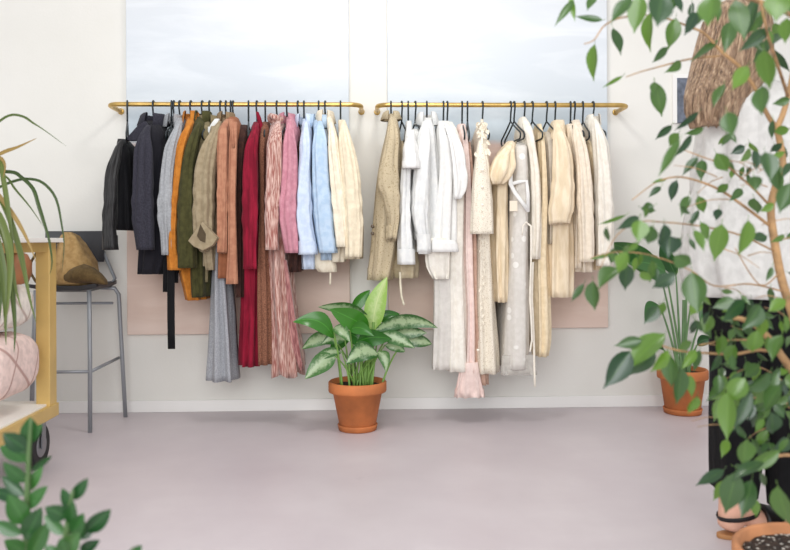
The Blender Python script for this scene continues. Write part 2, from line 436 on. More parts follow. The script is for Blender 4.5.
def garment(name, label, cat, hook, m, rows, side='L', front=0.17, sleeve=None, sl_m=None, sl_front=None, fold=0.006, nf=8, seed=None, col=None, col_m=None,
            short=None, tilt=0.0, pleat=0, cuff=None, cuff_m=None, dsh=18, hang=True, yaw=None, jag=0.0, hdmax=0.045, wr=0.006, back=None, neck=121.5, extra=None, hd0=0.05, sname='sleeve'):
    seed = rnd.random()*6 if seed is None else seed
    zr = ZR if side == 'L' else ZR2
    hp = W(hook, 104.7, RY)
    t = thing(name, (hp.x, RY, W(hook, rows[-1][0], RY-front).z), label, cat, LG if side == 'L' else RG)
    br = body_rings(rows, front, dsh, fold=fold, nf=nf, seed=seed, hem_jag=jag, back=back, hd0=hd0)
    MB().loft(hem(br), cap0=True, cap1=False).build('body', m, t)
    Ys = RY-(sl_front if sl_front is not None else front+0.045)
    if sleeve:
        sr = sleeve_rings(sleeve, Ys, seed=seed, tilt=tilt, pleat=pleat, hdmax=hdmax, wr=wr, slope=(1 if hook < 372 else -1))
        so = MB().loft(hem(sr, 0.003, 0.07), cap0=True, cap1=False).build(sname, sl_m or m, t)
        if cuff:
            y0, y1, grow = cuff
            cr = []
            for y in levels(y0, y1, 4):
                xc, w = interp(sleeve, y); cr.append((y, xc, w+grow))
            rr_ = sleeve_rings(cr, Ys, seed=seed, wr=0.0015, inset=0.0, hdmax=hdmax+0.004)
            cu = MB().loft(hem(rr_, 0.003, 0.05), cap0=False, cap1=False).build('cuff', cuff_m or sl_m or m, so)
    if col:
        kw = dict(col)
        zc = W(hook, kw.pop('py', rows[0][0]+1), RY).z
        collar(t, hp.x+kw.pop('dx', 0), zc, col_m or m, seed=seed, **kw)
    if extra: extra(t, m)
    if hang:
        y_ = yaw if yaw is not None else math.radians(rnd.uniform(-6, 6))
        hanger(hook, 'thin black hanger holding the '+short, HLG if side == 'L' else HRG, zr, y_, neck)
    return t

def ribbon(parent, pts, w, m, name='belt', Y=None, th=0.12):
    """strap of cloth along photo points at distance Y"""
    P = [W(px, py, Y) for px, py in pts]; d = []
    for i in range(len(P)-1):
        for k in range(4): d.append(P[i].lerp(P[i+1], k/4))
    d.append(P[-1])
    for i, p in enumerate(d): p.y += 0.004*math.sin(i*0.8)
    return MB().tube(d, w/2, 8, flat=th, flatdir=Vector((0, 1, 0))).build(name, m, parent)

def panel(parent, rows, Y, m, name='front_panel', hd=0.02, fold=0.003, nf=6, seed=1.0):
    ys = levels(rows[0][0], rows[-1][0], 6); rings = []
    for y in ys:
        xl, xr = interp(rows, y); a = W(xl, y, Y); c = W(xr, y, Y); hw = (c.x-a.x)/2; x = (a.x+c.x)/2; t = (y-ys[0])/(ys[-1]-ys[0])
        rings.append([Vector((x+hw*spw(math.cos(q), .7)+0.3*fold*math.sin(nf*q+seed), Y+hd*spw(math.sin(q), .8)+fold*(0.4+t)*math.sin(nf*q+seed+t), a.z)) for q in [2*PI*k/28 for k in range(28)]])
    return MB().loft(hem(rings, 0.003, 0.04), cap0=True, cap1=False).build(name, m, parent)

F = fabric
m_black = F('black_crepe', (13, 13, 17), rough=0.8)
m_satin = F('black_satin', (36, 35, 35), (27, 26, 27), rough=0.5, spec=0.4, sheen=0.1)
m_denim = F('charcoal_denim', (56, 55, 65), (45, 44, 53), scale=160)
m_denim_dk = F('charcoal_denim_dark', (30, 29, 36), scale=160)
m_lgrey = F('pale_grey_wool', (166, 168, 171), (152, 154, 157), scale=120)
m_dgrey = F('slate_grey_knit', (98, 100, 106), scale=120)
m_must = F('mustard_cotton', (197, 126, 50), (180, 110, 40))
m_olive = F('olive_cotton', (72, 70, 38), (60, 59, 31))
m_khaki = F('khaki_cotton', (140, 128, 98), (124, 113, 85))
m_trench = F('sand_twill', (160, 145, 119), (147, 132, 106))
m_lin = F('dark_lining', (84, 72, 54))
m_khaki2 = F('tan_cotton', (146, 122, 92))
m_peach = F('terracotta_wool', (182, 131, 104), (169, 117, 92))
m_brick = F('brick_wool', (160, 102, 72))
m_brown = F('chocolate_crepe', (74, 46, 38), (60, 38, 34))
m_burg = F('burgundy_viscose', (142, 22, 48), (114, 12, 36), stretch=(1, 1, 0.2))
m_marl = F('brown_marl_knit', (146, 100, 78), (104, 66, 50), scale=260, lo=0.42, hi=0.58)
m_velv = F('pink_crushed_velvet', (212, 180, 168), (152, 94, 84), stretch=(1, 1, 0.09), scale=190, lo=0.40, hi=0.62, rough=0.55, sheen=0.3)
m_velvd = F('rose_velvet', (180, 126, 122), (132, 76, 76), stretch=(1, 1, 0.16), scale=110, rough=0.6, sheen=0.4)
m_pink = F('rose_pink_crepe', (200, 142, 154), (188, 127, 141))
m_blue = F('pale_blue_cotton', (202, 214, 231), (190, 204, 225), wrinkle=0.3)
m_blue2 = F('sky_blue_cotton', (184, 203, 222), (170, 193, 216), wrinkle=0.3)
m_bluedk = F('blue_inner', (120, 144, 176))
m_cream = F('cream_linen', (236, 226, 206), (226, 214, 192))
m_cream2 = F('butter_linen', (233, 221, 195), (223, 209, 183))
m_tan = F('tan_flecked_tweed', (190, 175, 146), (152, 134, 104), scale=130, lo=0.32, hi=0.44)
m_beige = F('beige_cotton', (200, 186, 158), (188, 172, 144))
m_white = F('white_cotton', (227, 227, 224), (218, 219, 218), wrinkle=0.3)
m_white2 = F('white_poplin', (232, 231, 228), (226, 225, 222), wrinkle=0.3)
m_ivory = F('ivory_crepe', (238, 233, 223), (230, 224, 213))
m_sheer = F('sheer_off_white', (230, 225, 218), (222, 217, 210), alpha=0.85)
m_veil = F('sheer_veil', (222, 217, 209), alpha=0.45)
m_blush = F('blush_pink_chiffon', (236, 214, 206), (226, 203, 195))
m_rosebr = F('rose_beige_crepe', (198, 166, 148), (186, 152, 134))
m_lace = F('cream_lace', (234, 225, 208), (202, 188, 166), scale=190, lo=0.36, hi=0.44)
m_puff = F('cream_gauze', (238, 221, 193), (225, 206, 174), stretch=(1, 1, 0.3), wrinkle=0.4)
m_robe = F('ivory_linen', (240, 233, 220), (232, 224, 209))
m_butter = F('pale_butter_crepe', (237, 219, 187), (227, 208, 174))
m_stone = F('stone_silk', (206, 196, 180), (194, 184, 168))
m_pleat = F('cream_pleated_cotton', (239, 222, 195), (226, 207, 176), stretch=(1, 1, 0.25))
m_pearl = F('pearl_linen', (240, 227, 208), (231, 217, 196))
m_silk = F('ivory_satin', (240, 234, 222), (233, 226, 213), rough=0.5, spec=0.4)
m_grey_t = F('heather_grey_wool', (172, 174, 178), (150, 152, 158), scale=180)
M_BTN = plain('tan_button', (196, 176, 140), 0.4)

# sheer dress with embroidered dots
def dotted():
    mt = F('white_dotted_tulle', (224, 219, 212), (217, 212, 204), alpha=0.93)
    nt = mt.node_tree; b = nt.nodes['Principled BSDF']; src = b.inputs['Base Color'].links[0].from_socket
    tc = N(nt, 'ShaderNodeTexCoord'); v = N(nt, 'ShaderNodeTexVoronoi', Scale=15.0, Randomness=0.7); nt.links.new(tc.outputs['Object'], v.inputs['Vector'])
    r = ramp(nt, [(0.2, (1, 1, 1, 1)), (0.26, (0, 0, 0, 1))]); nt.links.new(v.outputs['Distance'], r.inputs[0])
    mx = N(nt, 'ShaderNodeMix', data_type='RGBA'); nt.links.new(r.outputs[0], mx.inputs[0]); nt.links.new(src, mx.inputs[6]); mx.inputs[7].default_value = lin((241, 238, 232))
    nt.links.new(mx.outputs[2], b.inputs['Base Color'])
    return mt
m_dots = dotted()

# ---- left rail, from the left end
garment('satin_blouse', 'cropped black satin blouse at the far left end of the left rail', 'blouse', 127.3, m_black,
        [(139, 117, 125), (150, 116, 129), (180, 115, 132), (230, 114, 134)], front=0.15, dsh=14, short='cropped black satin blouse',
        sleeve=[(139, 121, 5), (146, 117, 9), (160, 114, 11), (175, 111, 11.5), (200, 109, 11), (225, 107, 11.5), (250, 108, 14)], sl_m=m_satin, yaw=0.27)
def flap(t, m):
    Y = RY-0.10
    P = [W(x, y, Y) for x, y in ((146, 121), (138, 126), (126, 139.5), (126.5, 141), (138, 141), (146, 139), (152, 130))]
    mb = MB(); mb.loft([[p+Vector((0, dy, 0)) for p in P] for dy in (-0.012, 0.012)]); o = mb.build('shoulder_yoke', m, t, smooth=False, bevel=0.004)
garment('denim_jacket', 'charcoal denim jacket with raised collar, second from the left on the left rail', 'jacket', 153.5, m_denim_dk,
        [(121, 146, 160), (132, 143, 164), (150, 140, 166), (200, 140, 168), (250, 138, 168), (274, 138, 161)], front=0.16, short='charcoal denim jacket', dsh=16,
        sleeve=[(125, 146, 9), (136, 143, 13), (150, 142.5, 17), (175, 142, 18), (215, 142.5, 21), (240, 144.5, 19), (250, 145.5, 18)], sl_m=m_denim,
        col=dict(py=121, r=0.05, rd=0.07, stand=0.028, fall=0.03), col_m=m_denim, extra=lambda t, m: flap(t, m_denim), yaw=0.0)
def belts(t, m):
    ribbon(t, [(171, 240), (171, 290), (171.5, 349)], 0.036, m, Y=RY-0.17)
    ribbon(t, [(166.5, 240), (166.5, 292)], 0.036, m, Y=RY-0.145)
    ribbon(t, [(176, 250), (176, 283)], 0.022, m, Y=RY-0.135)
garment('wrap_dress', 'black wrap dress with a long hanging belt beside the charcoal denim jacket', 'dress', 171.5, m_black,
        [(131, 160, 168), (145, 160, 170), (200, 160, 172), (274, 157, 173)], front=0.14, short='black wrap dress with long belt', extra=belts, yaw=0.22)
garment('wool_coat', 'pale grey wool jacket between the black dress and mustard shirt', 'jacket', 174, m_lgrey,
        [(118, 175, 184), (128, 173, 185), (150, 169, 180), (200, 167, 175), (248, 166, 174)], front=0.15, short='pale grey wool jacket',
        sleeve=[(121, 178, 9), (135, 174, 12), (150, 170.5, 13), (175, 167.2, 11.5), (212, 164.8, 13.5), (235, 166, 11), (255, 167, 11)], col=dict(py=120, r=0.035, rd=0.06, stand=0.02))
garment('cardigan', 'slate grey cardigan, a thin strip beside the mustard shirt', 'cardigan', 180, m_dgrey,
        [(119, 180, 186), (130, 179, 186), (150, 175, 181), (200, 172, 178), (256, 171, 177)], front=0.13, short='slate grey cardigan')
garment('mustard_shirt', 'mustard orange shirt with long tail, beside the olive jacket', 'shirt', 191, m_must,
        [(117, 187, 195), (130, 182, 196), (150, 178, 192), (200, 175, 190), (250, 177, 196), (272, 178, 199), (287, 182, 201), (300, 185, 204)], front=0.15, short='mustard orange shirt',
        sleeve=[(121, 190, 8), (135, 184, 10.5), (150, 180.5, 10), (175, 177.5, 10), (200, 174.5, 9), (230, 172.8, 9), (250, 172.5, 10), (262, 174.5, 13), (270, 176, 16)], col=dict(py=119, r=0.035, rd=0.06))
garment('olive_jacket', 'olive green cotton jacket between the mustard and khaki shirts', 'jacket', 202.4, m_olive,
        [(117, 197, 204), (128, 191, 206), (150, 187, 200), (200, 186, 199), (250, 187, 206), (285, 188, 207), (297, 189, 207)], front=0.165, short='olive green jacket',
        sleeve=[(123, 197, 8), (138, 192, 11), (160, 188, 12), (175, 187, 13), (210, 185.5, 17), (240, 186, 20), (268, 186, 21)], col=dict(py=119, r=0.04, rd=0.06))
garment('khaki_shirt', 'faded khaki shirt half hidden behind the sand trench coat', 'shirt', 209.7, m_khaki,
        [(120, 201, 211), (130, 198, 211), (150, 196, 208), (200, 195, 208), (250, 196, 209), (282, 197, 208)], front=0.14, short='faded khaki shirt', col=dict(py=121, r=0.045, rd=0.06, stand=0.02))
def trench(t, m):
    Y = RY-0.262
    def poly(pts, y0, y1, nm, mm, par):
        P = [W(x, y, Y) for x, y in pts]; c = sum(P, Vector())/len(P); mb = MB()
        mb.loft([[c+(a-c)*k+Vector((0, dy, 0)) for a in P] for k, dy in ((0.9, y1), (1.0, (y0+y1)/2+0.006), (0.96, y0))]); return mb.build(nm, mm, par, smooth=False, bevel=0.003)
    cf = poly([(203, 221), (209, 228), (218.5, 238), (213, 246), (203.5, 251), (194, 247), (188, 241), (192, 235)], -0.012, 0.05, 'turned_cuff', m, t)
    poly([(201, 224), (206.5, 234), (206, 243), (201, 241), (197.5, 236)], -0.018, -0.004, 'cuff_opening', m_lin, cf)
    panel(t, [(119, 215, 219.5), (126, 210, 217), (135, 207.5, 212.5)], RY-0.10, m_white, 'white_neck_strap', hd=0.012)
    panel(t, [(244, 203, 212), (256, 203.5, 213), (270, 206, 214.5)], RY-0.165, m, 'rolled_tab', hd=0.016)
garment('trench_coat', 'sand trench coat with a wide turned-back sleeve cuff', 'coat', 220.7, m_trench,
        [(120, 211, 222), (132, 209, 222), (150, 206, 217), (200, 205, 216), (250, 204, 216), (266, 204, 215)], front=0.165, short='sand trench coat',
        sleeve=[(121, 218, 7), (130, 214, 12), (145, 209, 17), (160, 205.5, 20), (175, 203.5, 21), (205, 203, 21), (218, 202.5, 21), (230, 203, 20), (240, 203, 18), (246, 203, 14), (249, 203, 10)], tilt=0.02, sl_m=m_trench, extra=trench, hdmax=0.05)
garment('tan_shirt', 'small tan shirt collar showing between the trench and terracotta blazer', 'shirt', 226, m_khaki2,
        [(118, 222, 229), (130, 221, 228), (160, 219, 226), (240, 218, 224)], front=0.12, short='tan shirt', col=dict(py=120, r=0.035, rd=0.06))
garment('grey_trousers', 'long heather grey wool trousers hanging below the terracotta blazer', 'trousers', 230.7, m_grey_t,
        [(146, 224, 228), (200, 219, 225), (262, 214, 225), (290, 213, 227), (330, 212, 230), (381, 210, 234)], front=0.125, short='heather grey wool trousers', fold=0.016, nf=7, seed=1.2, dsh=10, back=0.05)
def blaz(t, m):
    panel(t, [(122, 231, 237), (150, 229, 237), (200, 228.5, 236), (250, 228, 237), (284, 226, 238)], RY-0.20, m, 'front_panel', hd=0.014, seed=2.0)
    panel(t, [(119, 229, 233), (130, 230, 234), (148, 232.5, 235)], RY-0.212, m, 'lapel', hd=0.006)
garment('blazer', 'terracotta wool blazer hanging over the long grey trousers', 'blazer', 233.2, m_brick,
        [(117, 225, 237), (128, 220, 239), (150, 218, 240), (200, 218, 237), (260, 215, 237), (278, 214.5, 236)], front=0.16, short='terracotta wool blazer', sl_m=m_peach,
        sleeve=[(119, 225, 10), (130, 222, 13), (145, 221.5, 13), (175, 221.5, 10.5), (215, 221.5, 9), (253, 221, 9.5)], extra=lambda t, m: blaz(t, m_peach), tilt=0.004)
garment('brown_waistcoat', 'dark chocolate waistcoat squeezed between terracotta blazer and burgundy dress', 'waistcoat', 248.5, m_brown,
        [(125, 240, 248), (136, 238, 249), (150, 237, 247), (200, 236, 244), (250, 236, 244), (297, 237, 244)], front=0.14, short='dark chocolate waistcoat', yaw=0.14)
def burg(t, m):
    panel(t, [(112, 256, 258.5), (118, 257, 261), (128, 259, 263), (136, 258, 262)], RY-0.09, m, 'neck_strap', hd=0.012)
garment('burgundy_dress', 'long burgundy dress in the middle of the left rail', 'dress', 257, m_burg,
        [(122, 253, 262), (135, 248, 262), (150, 246, 261), (200, 244, 260), (270, 243, 260), (300, 243, 260), (340, 241, 260), (366, 240, 260)], front=0.165, short='long burgundy dress', fold=0.010, nf=9, seed=0.5,
        sleeve=[(123, 255, 8), (135, 252.5, 11), (150, 250.5, 13), (175, 250.5, 15), (220, 250.5, 15), (245, 250, 13.5), (269, 250, 13)], extra=burg)
garment('knit_dress', 'long brown marl knit dress between the burgundy and velvet dresses', 'dress', 265.3, m_marl,
        [(122, 262, 269), (135, 259, 269), (150, 258, 267), (200, 259, 267), (300, 258, 270), (364, 259, 271)], front=0.17, short='brown marl knit dress', yaw=0.1)
def knot(t, m):
    c = W(276, 119, RY-0.05); mb = MB()
    mb.tube([c+Vector((0.03*math.cos(q), 0.03*math.sin(q)-0.01, 0.012*math.sin(2*q))) for q in [2*PI*k/16 for k in range(17)]], 0.013, 10)
    mb.tube([c+Vector((-0.02, -0.035, 0.012)), c+Vector((0.002, -0.045, 0.0)), c+Vector((0.022, -0.03, -0.012))], [0.012, 0.017, 0.012], 10)
    mb.build('knotted_collar', m_velv, t)
    panel(t, [(260, 284, 287), (300, 287, 293), (340, 291, 299), (370, 300, 303.5)], RY-0.175, m_velvd, 'skirt_fold', hd=0.012)
garment('velvet_dress', 'long streaky pink crushed velvet dress with a knotted collar', 'dress', 277, m_velv,
        [(122, 271, 283), (135, 268, 284), (170, 267, 284), (250, 268, 287), (300, 269, 291), (350, 272, 297), (372, 273, 299)], front=0.165, short='pink crushed velvet dress', fold=0.013, nf=8, jag=0.03,
        sleeve=[(121, 276, 10), (128, 275, 14), (150, 274, 17), (175, 274, 18), (200, 272.7, 16.5), (230, 271.8, 14), (250, 271.5, 13)], extra=knot)
garment('pink_blazer', 'rose pink jacket between the velvet dress and pale blue shirt', 'blazer', 287, m_pink,
        [(117, 286, 294), (130, 285, 298), (150, 286, 298), (200, 285, 296), (246, 286, 298)], front=0.16, short='rose pink jacket',
        sleeve=[(119, 289, 8), (132, 288.5, 11), (150, 289.5, 14), (175, 289, 15), (212, 287.5, 19), (235, 290, 19), (253, 292, 15)], col=dict(py=119, r=0.035, rd=0.06, stand=0.02, fall=0.03))
garment('brown_camisole', 'dark brown slip top behind the rose pink jacket', 'top', 298, m_brown,
        [(141, 296.5, 301), (175, 296, 301.5), (220, 294, 302), (250, 289, 301), (272, 288, 300)], front=0.14, short='dark brown slip top', dsh=10)
garment('light_blue_shirt', 'pale blue shirt with wide buttoned cuff, left of the two blue shirts', 'shirt', 304, m_blue,
        [(119, 302, 310), (130, 301, 312), (175, 301, 312), (225, 301, 314), (255, 300, 318), (269, 301, 318)], front=0.155, short='pale blue shirt',
        sleeve=[(121, 304.5, 8), (135, 305, 11), (150, 305, 12), (175, 303.5, 12), (200, 303.5, 14), (225, 304, 16), (240, 306.5, 17), (254, 307.5, 18)], cuff=(241, 254.5, 1.2), col=dict(py=120, r=0.04, rd=0.06, stand=0.02))
garment('sky_blue_shirt', 'sky blue shirt, right of the two blue shirts, beside the cream linen jacket', 'shirt', 318.7, m_blue2,
        [(120, 312, 322), (132, 312, 324), (175, 312, 327), (225, 314, 332), (252, 318, 334), (260, 318, 334)], front=0.15, short='sky blue shirt', sl_m=m_blue2,
        sleeve=[(121, 317.5, 11), (135, 319, 14), (150, 320, 16), (175, 321, 17), (220, 324, 20), (253, 328, 19)], col=dict(py=121, r=0.055, rd=0.06, stand=0.022, fall=0.035), col_m=m_blue2)
def tie1(t, m):
    ribbon(t, [(330, 268), (330.5, 276), (330, 285)], 0.008, m, 'tie', Y=RY-0.12)
    panel(t, [(246, 312, 326), (262, 311, 336), (272, 319, 337)], RY-0.10, m, 'lower_hem', hd=0.03, seed=3)
garment('cream_jacket', 'cream linen jacket with a pointed collar beside the sky blue shirt', 'jacket', 325.3, m_cream,
        [(115, 326, 331), (126, 326, 335), (150, 328, 339), (200, 330, 343), (248, 328, 346), (262, 326, 344)], front=0.145, short='cream linen jacket with pointed collar',
        sleeve=[(121, 329, 8), (135, 331.5, 10), (160, 334.5, 11), (200, 338.5, 12.5), (247, 343, 12.5)], col=dict(py=118, r=0.035, rd=0.06), extra=tie1)
garment('cream_blouse', 'butter cream blouse at the right end of the left rail', 'blouse', 340.5, m_cream2,
        [(120, 338, 345), (130, 338, 349), (150, 340, 354), (175, 343, 357), (230, 347, 361), (259, 342, 361)], front=0.15, short='butter cream blouse',
        sleeve=[(120, 341.5, 9), (135, 344, 13), (150, 347, 16), (175, 350.5, 19), (220, 354, 19), (257, 353.5, 17)])

# ---- right rail
M_DKB = plain('dark_button', (84, 70, 54), 0.4)
def tweedb(t, m):
    for y in (226.5, 233.5):
        c = W(372.6, y, RY-0.165); k = MB()
        k.loft([[c+Vector((r_*math.cos(2*PI*j/14), yy, r_*math.sin(2*PI*j/14))) for j in range(14)] for r_, yy in ((0.002, -0.006), (0.008, -0.005), (0.009, 0), (0.008, 0.012))]); k.build('button', M_DKB, t)
garment('tweed_jacket', 'tan flecked jacket at the left end of the right rail', 'jacket', 391, m_tan,
        [(114, 389, 396), (125, 387.5, 399), (150, 382, 402), (180, 377, 402), (220, 373, 400), (250, 371, 397), (280, 368, 391)], side='R', front=0.16, short='tan flecked jacket',
        sleeve=[(117, 393, 8), (130, 393, 12), (150, 391, 16), (172, 389, 21), (185, 389, 22), (200, 392, 17), (220, 394, 11), (230, 393, 10), (240, 391.5, 10)], tilt=0.008, col=dict(py=117, r=0.035, rd=0.06, stand=0.02, fall=0.02), extra=tweedb)
garment('beige_blouse', 'beige blouse with a hanging tie, mostly hidden behind the tan flecked jacket', 'blouse', 401.7, m_beige,
        [(141, 401, 406), (160, 400, 406), (220, 397, 410), (262, 394, 419), (278, 396, 418)], side='R', front=0.12, short='beige blouse with a hanging tie', yaw=0.12, dsh=10,
        extra=lambda t, m: ribbon(t, [(400, 272), (400.5, 285), (401.5, 296), (404, 305)], 0.01, m_cream, 'tie', Y=RY-0.13))
garment('white_shirt', 'white long-sleeved shirt, leftmost of the white clothes', 'shirt', 408.2, m_white,
        [(121, 406, 412), (135, 405, 413), (175, 402, 411), (230, 399, 412), (252, 400, 415)], side='R', front=0.15, short='leftmost white shirt',
        sleeve=[(123, 409.5, 6), (150, 408, 9), (175, 406, 10), (220, 405, 13), (245, 406, 16.5), (264, 407, 18)], cuff=(249, 264.5, 1.0), sl_front=0.185)
garment('short_sleeve_blouse', 'white short-sleeved blouse with a stitched sleeve band', 'blouse', 415.2, m_white2,
        [(129, 412, 420), (140, 412, 424), (175, 413, 424), (220, 413, 424), (240, 413, 424)], side='R', front=0.15, short='white short-sleeved blouse',
        sleeve=[(130, 414.5, 9), (140, 411.5, 14), (155, 411, 17), (168, 411.5, 18)], cuff=(161, 168.5, 0.8), yaw=0.15, sl_front=0.235)
garment('white_shirt', 'white collared shirt with a rolled sleeve in the white clothes', 'shirt', 426.8, m_white,
        [(118, 423, 433), (132, 420, 436), (175, 422, 439), (210, 424, 440), (246, 424, 438)], side='R', front=0.16, short='white collared shirt',
        sleeve=[(121, 427, 10), (140, 425, 15), (170, 422.5, 17), (205, 420.5, 17), (225, 421.5, 15), (238, 424, 12), (254, 424, 12)], cuff=(234, 252, 2.5), col=dict(py=119, r=0.045, rd=0.06, stand=0.025, fall=0.035))
def hemband(t, m):
    panel(t, [(240, 432, 456), (246, 431, 458), (252, 431, 459)], RY-0.205, m, 'hem_band', hd=0.03, fold=0.001)
garment('bell_sleeve_blouse', 'bright white blouse with a flared bell sleeve and deep hem band', 'blouse', 443.3, m_white2,
        [(121, 437, 450), (135, 437, 455), (175, 438, 458), (215, 434, 458), (246, 432, 458)], side='R', front=0.17, short='white bell-sleeved blouse', fold=0.009, nf=9, seed=2.2,
        sleeve=[(124, 448, 9), (140, 455, 12), (160, 459, 14), (180, 461, 14), (190, 460.5, 12), (199, 458, 6)], hdmax=0.05, extra=hemband)
def over(t, m):
    panel(t, [(238, 425, 448), (252, 425, 450), (268, 427, 450), (279, 433, 449)], RY-0.16, m_ivory, 'ruffle', hd=0.03, fold=0.008, nf=7)
    panel(t, [(262, 434, 451), (320, 433.5, 453), (369, 432, 455)], RY-0.115, m_sheer, 'sheer_layer', hd=0.03, fold=0.006, nf=7, seed=4)
garment('ivory_dress', 'long plain ivory dress reaching lowest among the white clothes', 'dress', 447.2, m_ivory,
        [(122, 446, 453), (135, 450, 460), (175, 455, 465), (220, 450, 465), (262, 446.5, 465), (310, 447, 467.5), (345, 447, 469), (371, 446, 471)], side='R', front=0.15, short='long plain ivory dress', fold=0.006, nf=7, extra=over)
def frill(t, m):
    panel(t, [(362, 460, 478), (374, 459, 480), (388, 456, 483), (397, 454, 485)], RY-0.12, m, 'frilled_hem', hd=0.03, fold=0.014, nf=9, seed=1)
garment('blush_dress', 'long blush pink dress with a frilled hem below the ivory dress', 'dress', 462, m_blush,
        [(124, 458, 466), (138, 460, 468), (175, 464, 471), (250, 464, 473.5), (320, 466, 476), (372, 464, 477)], side='R', front=0.14, short='long blush pink dress', fold=0.008, extra=frill)
garment('slip_dress', 'narrow rose beige slip dress beside the cream lace dress', 'dress', 467.4, m_rosebr,
        [(142, 466.5, 471), (175, 469.5, 474), (250, 472, 477), (320, 473, 478), (384, 476, 488)], side='R', front=0.13, short='rose beige slip dress', dsh=10, fold=0.008)
M_PEARL = plain('pearl_button', (246, 238, 222), 0.3)
def lace(t, m):
    rr_ = random.Random(4)
    mb = MB()
    for i in range(34):      # ruffles at the neck and down the front
        y = 122+rr_.random()**1.6*32; x = 482+rr_.uniform(-1, 1)*(3.5+(y-122)*0.16)
        p = W(x, y, RY-0.14-(y-122)*0.0028); q = p+Vector((rr_.uniform(-.018, .018), -0.008, -0.018-rr_.random()*0.012))
        mb.leaf(p, q, 0.022, roll=rr_.uniform(-.7, .7), shape='petal', fold=0.5, n=4)
    mb.tube([W(482, y, RY-0.13-(y-122)*0.0028) for y in (120, 128, 136, 145, 154)], 0.008, 8)
    mb.build('neck_ruffle', m_lace, t)
    mb = MB()
    for i in range(15):
        y = 236+i*6.5; x = 482.5+rr_.uniform(-1.6, 1.6)
        p = W(x, y, RY-0.185); q = p+Vector((rr_.uniform(-.012, .012), -0.006, -0.02))
        mb.leaf(p, q, 0.011, roll=rr_.uniform(-.7, .7), shape='petal', fold=0.5, n=4)
    mb.build('front_ruffle', m_lace, t)
    for y in (170, 187, 205, 217, 350):
        c = W(482.5 if y < 300 else 478, y, RY-0.262 if y < 300 else RY-0.19); k = MB(); k.lathe(c-Vector((0, 0, 0.006)), [(0.001, 0), (0.006, 0.002), (0.0075, 0.006), (0.006, 0.010), (0.001, 0.012)], 12); k.build('button', M_PEARL, t)
garment('lace_dress', 'long cream lace dress with ruffled neck and flared sleeve', 'dress', 482.4, m_lace,
        [(123, 478.5, 486), (138, 477, 488), (150, 477, 489), (175, 477, 490), (230, 477, 490), (300, 475, 495), (350, 475, 499), (373, 475.5, 500)], side='R', front=0.17, short='cream lace dress', fold=0.008, nf=7,
        sleeve=[(138, 482.5, 8), (150, 482.5, 13), (175, 483, 17), (205, 483, 21), (234, 483, 24)], hdmax=0.05, extra=lace, wr=0.003)
garment('puff_sleeve_blouse', 'cream gauze blouse with a big puffed shoulder right of the lace dress', 'blouse', 510.4, m_puff,
        [(141, 508, 518), (155, 500, 516), (180, 494, 510), (250, 493.5, 507), (302, 496, 507)], side='R', front=0.16, short='cream puff-shouldered blouse', fold=0.011, nf=9,
        sleeve=[(141, 514, 8), (147, 511.5, 15), (155, 507, 22), (165, 503.5, 25), (174, 500.5, 24), (180, 499, 18), (184, 498, 10)], hdmax=0.06, pleat=7, yaw=0.12, dsh=10, sname='puffed_sleeve')
M_TAG = plain('card_tag', (232, 220, 200), 0.7)
def sheer(t, m):
    Y = RY-0.215
    tr = MB(); tr.tube([W(x, y, Y) for x, y in ((511, 168), (510.5, 184), (515, 193), (522, 202), (527.5, 210))], 0.010, 8, flat=0.4, flatdir=Vector((0, 1, 0)))
    tr.tube([W(x, y, Y) for x, y in ((511, 184), (518, 182), (526.5, 181), (528, 194), (528, 212))], 0.009, 8, flat=0.4, flatdir=Vector((0, 1, 0)))
    tr.build('neckline_trim', m_white2, t)
    g = W(513.5, 206, Y-0.004); boxo('swing_tag', g, (0.038, 0.003, 0.05), M_TAG, t, rz=0.1)
    panel(t, [(355, 502, 534), (368, 501, 536), (375, 501, 537)], RY-0.165, m_veil, 'sheer_hem', hd=0.015, fold=0.003)
garment('dotted_dress', 'long sheer white dress with embroidered dots and a card tag', 'dress', 514, m_dots,
        [(141, 516, 528), (155, 511, 529), (175, 510, 530), (250, 507.5, 529), (330, 504, 530), (368, 502, 530)], side='R', front=0.19, short='sheer dotted white dress', fold=0.004, nf=6, extra=sheer, yaw=0.12, dsh=10)
def ties(t, m):
    ribbon(t, [(526, 222), (523, 226), (522, 235)], 0.006, m, 'tie', Y=RY-0.23)
    ribbon(t, [(526, 222), (531, 226), (531, 260), (530, 300), (532, 340), (530, 352)], 0.009, m, 'tie', Y=RY-0.22)
    ribbon(t, [(533, 262), (532, 300), (534, 345), (535, 387)], 0.011, m, 'tie', Y=RY-0.20)
garment('linen_robe', 'ivory linen wrap top with long hanging ties beside the dotted dress', 'top', 524.2, m_robe,
        [(117, 521, 526), (130, 522, 534), (150, 527, 537), (175, 530, 540), (230, 531, 541), (259, 530, 540)], side='R', front=0.175, short='ivory linen wrap top', fold=0.006, extra=ties)
garment('butter_dress', 'pale butter dress, a long narrow strip right of the dotted dress', 'dress', 532.2, m_butter,
        [(124, 537, 542), (140, 539, 544), (200, 540, 547.5), (258, 535, 548), (300, 536, 549), (340, 536.5, 549.5), (356, 536.5, 547)], side='R', front=0.15, short='pale butter dress', fold=0.008, yaw=0.1)
garment('stone_blouse', 'stone grey silk blouse behind the pleated cream sleeve', 'blouse', 546.4, m_stone,
        [(132, 543, 551), (150, 545, 555), (200, 547, 555.5), (244, 547.5, 554)], side='R', front=0.13, short='stone grey silk blouse', yaw=0.08)
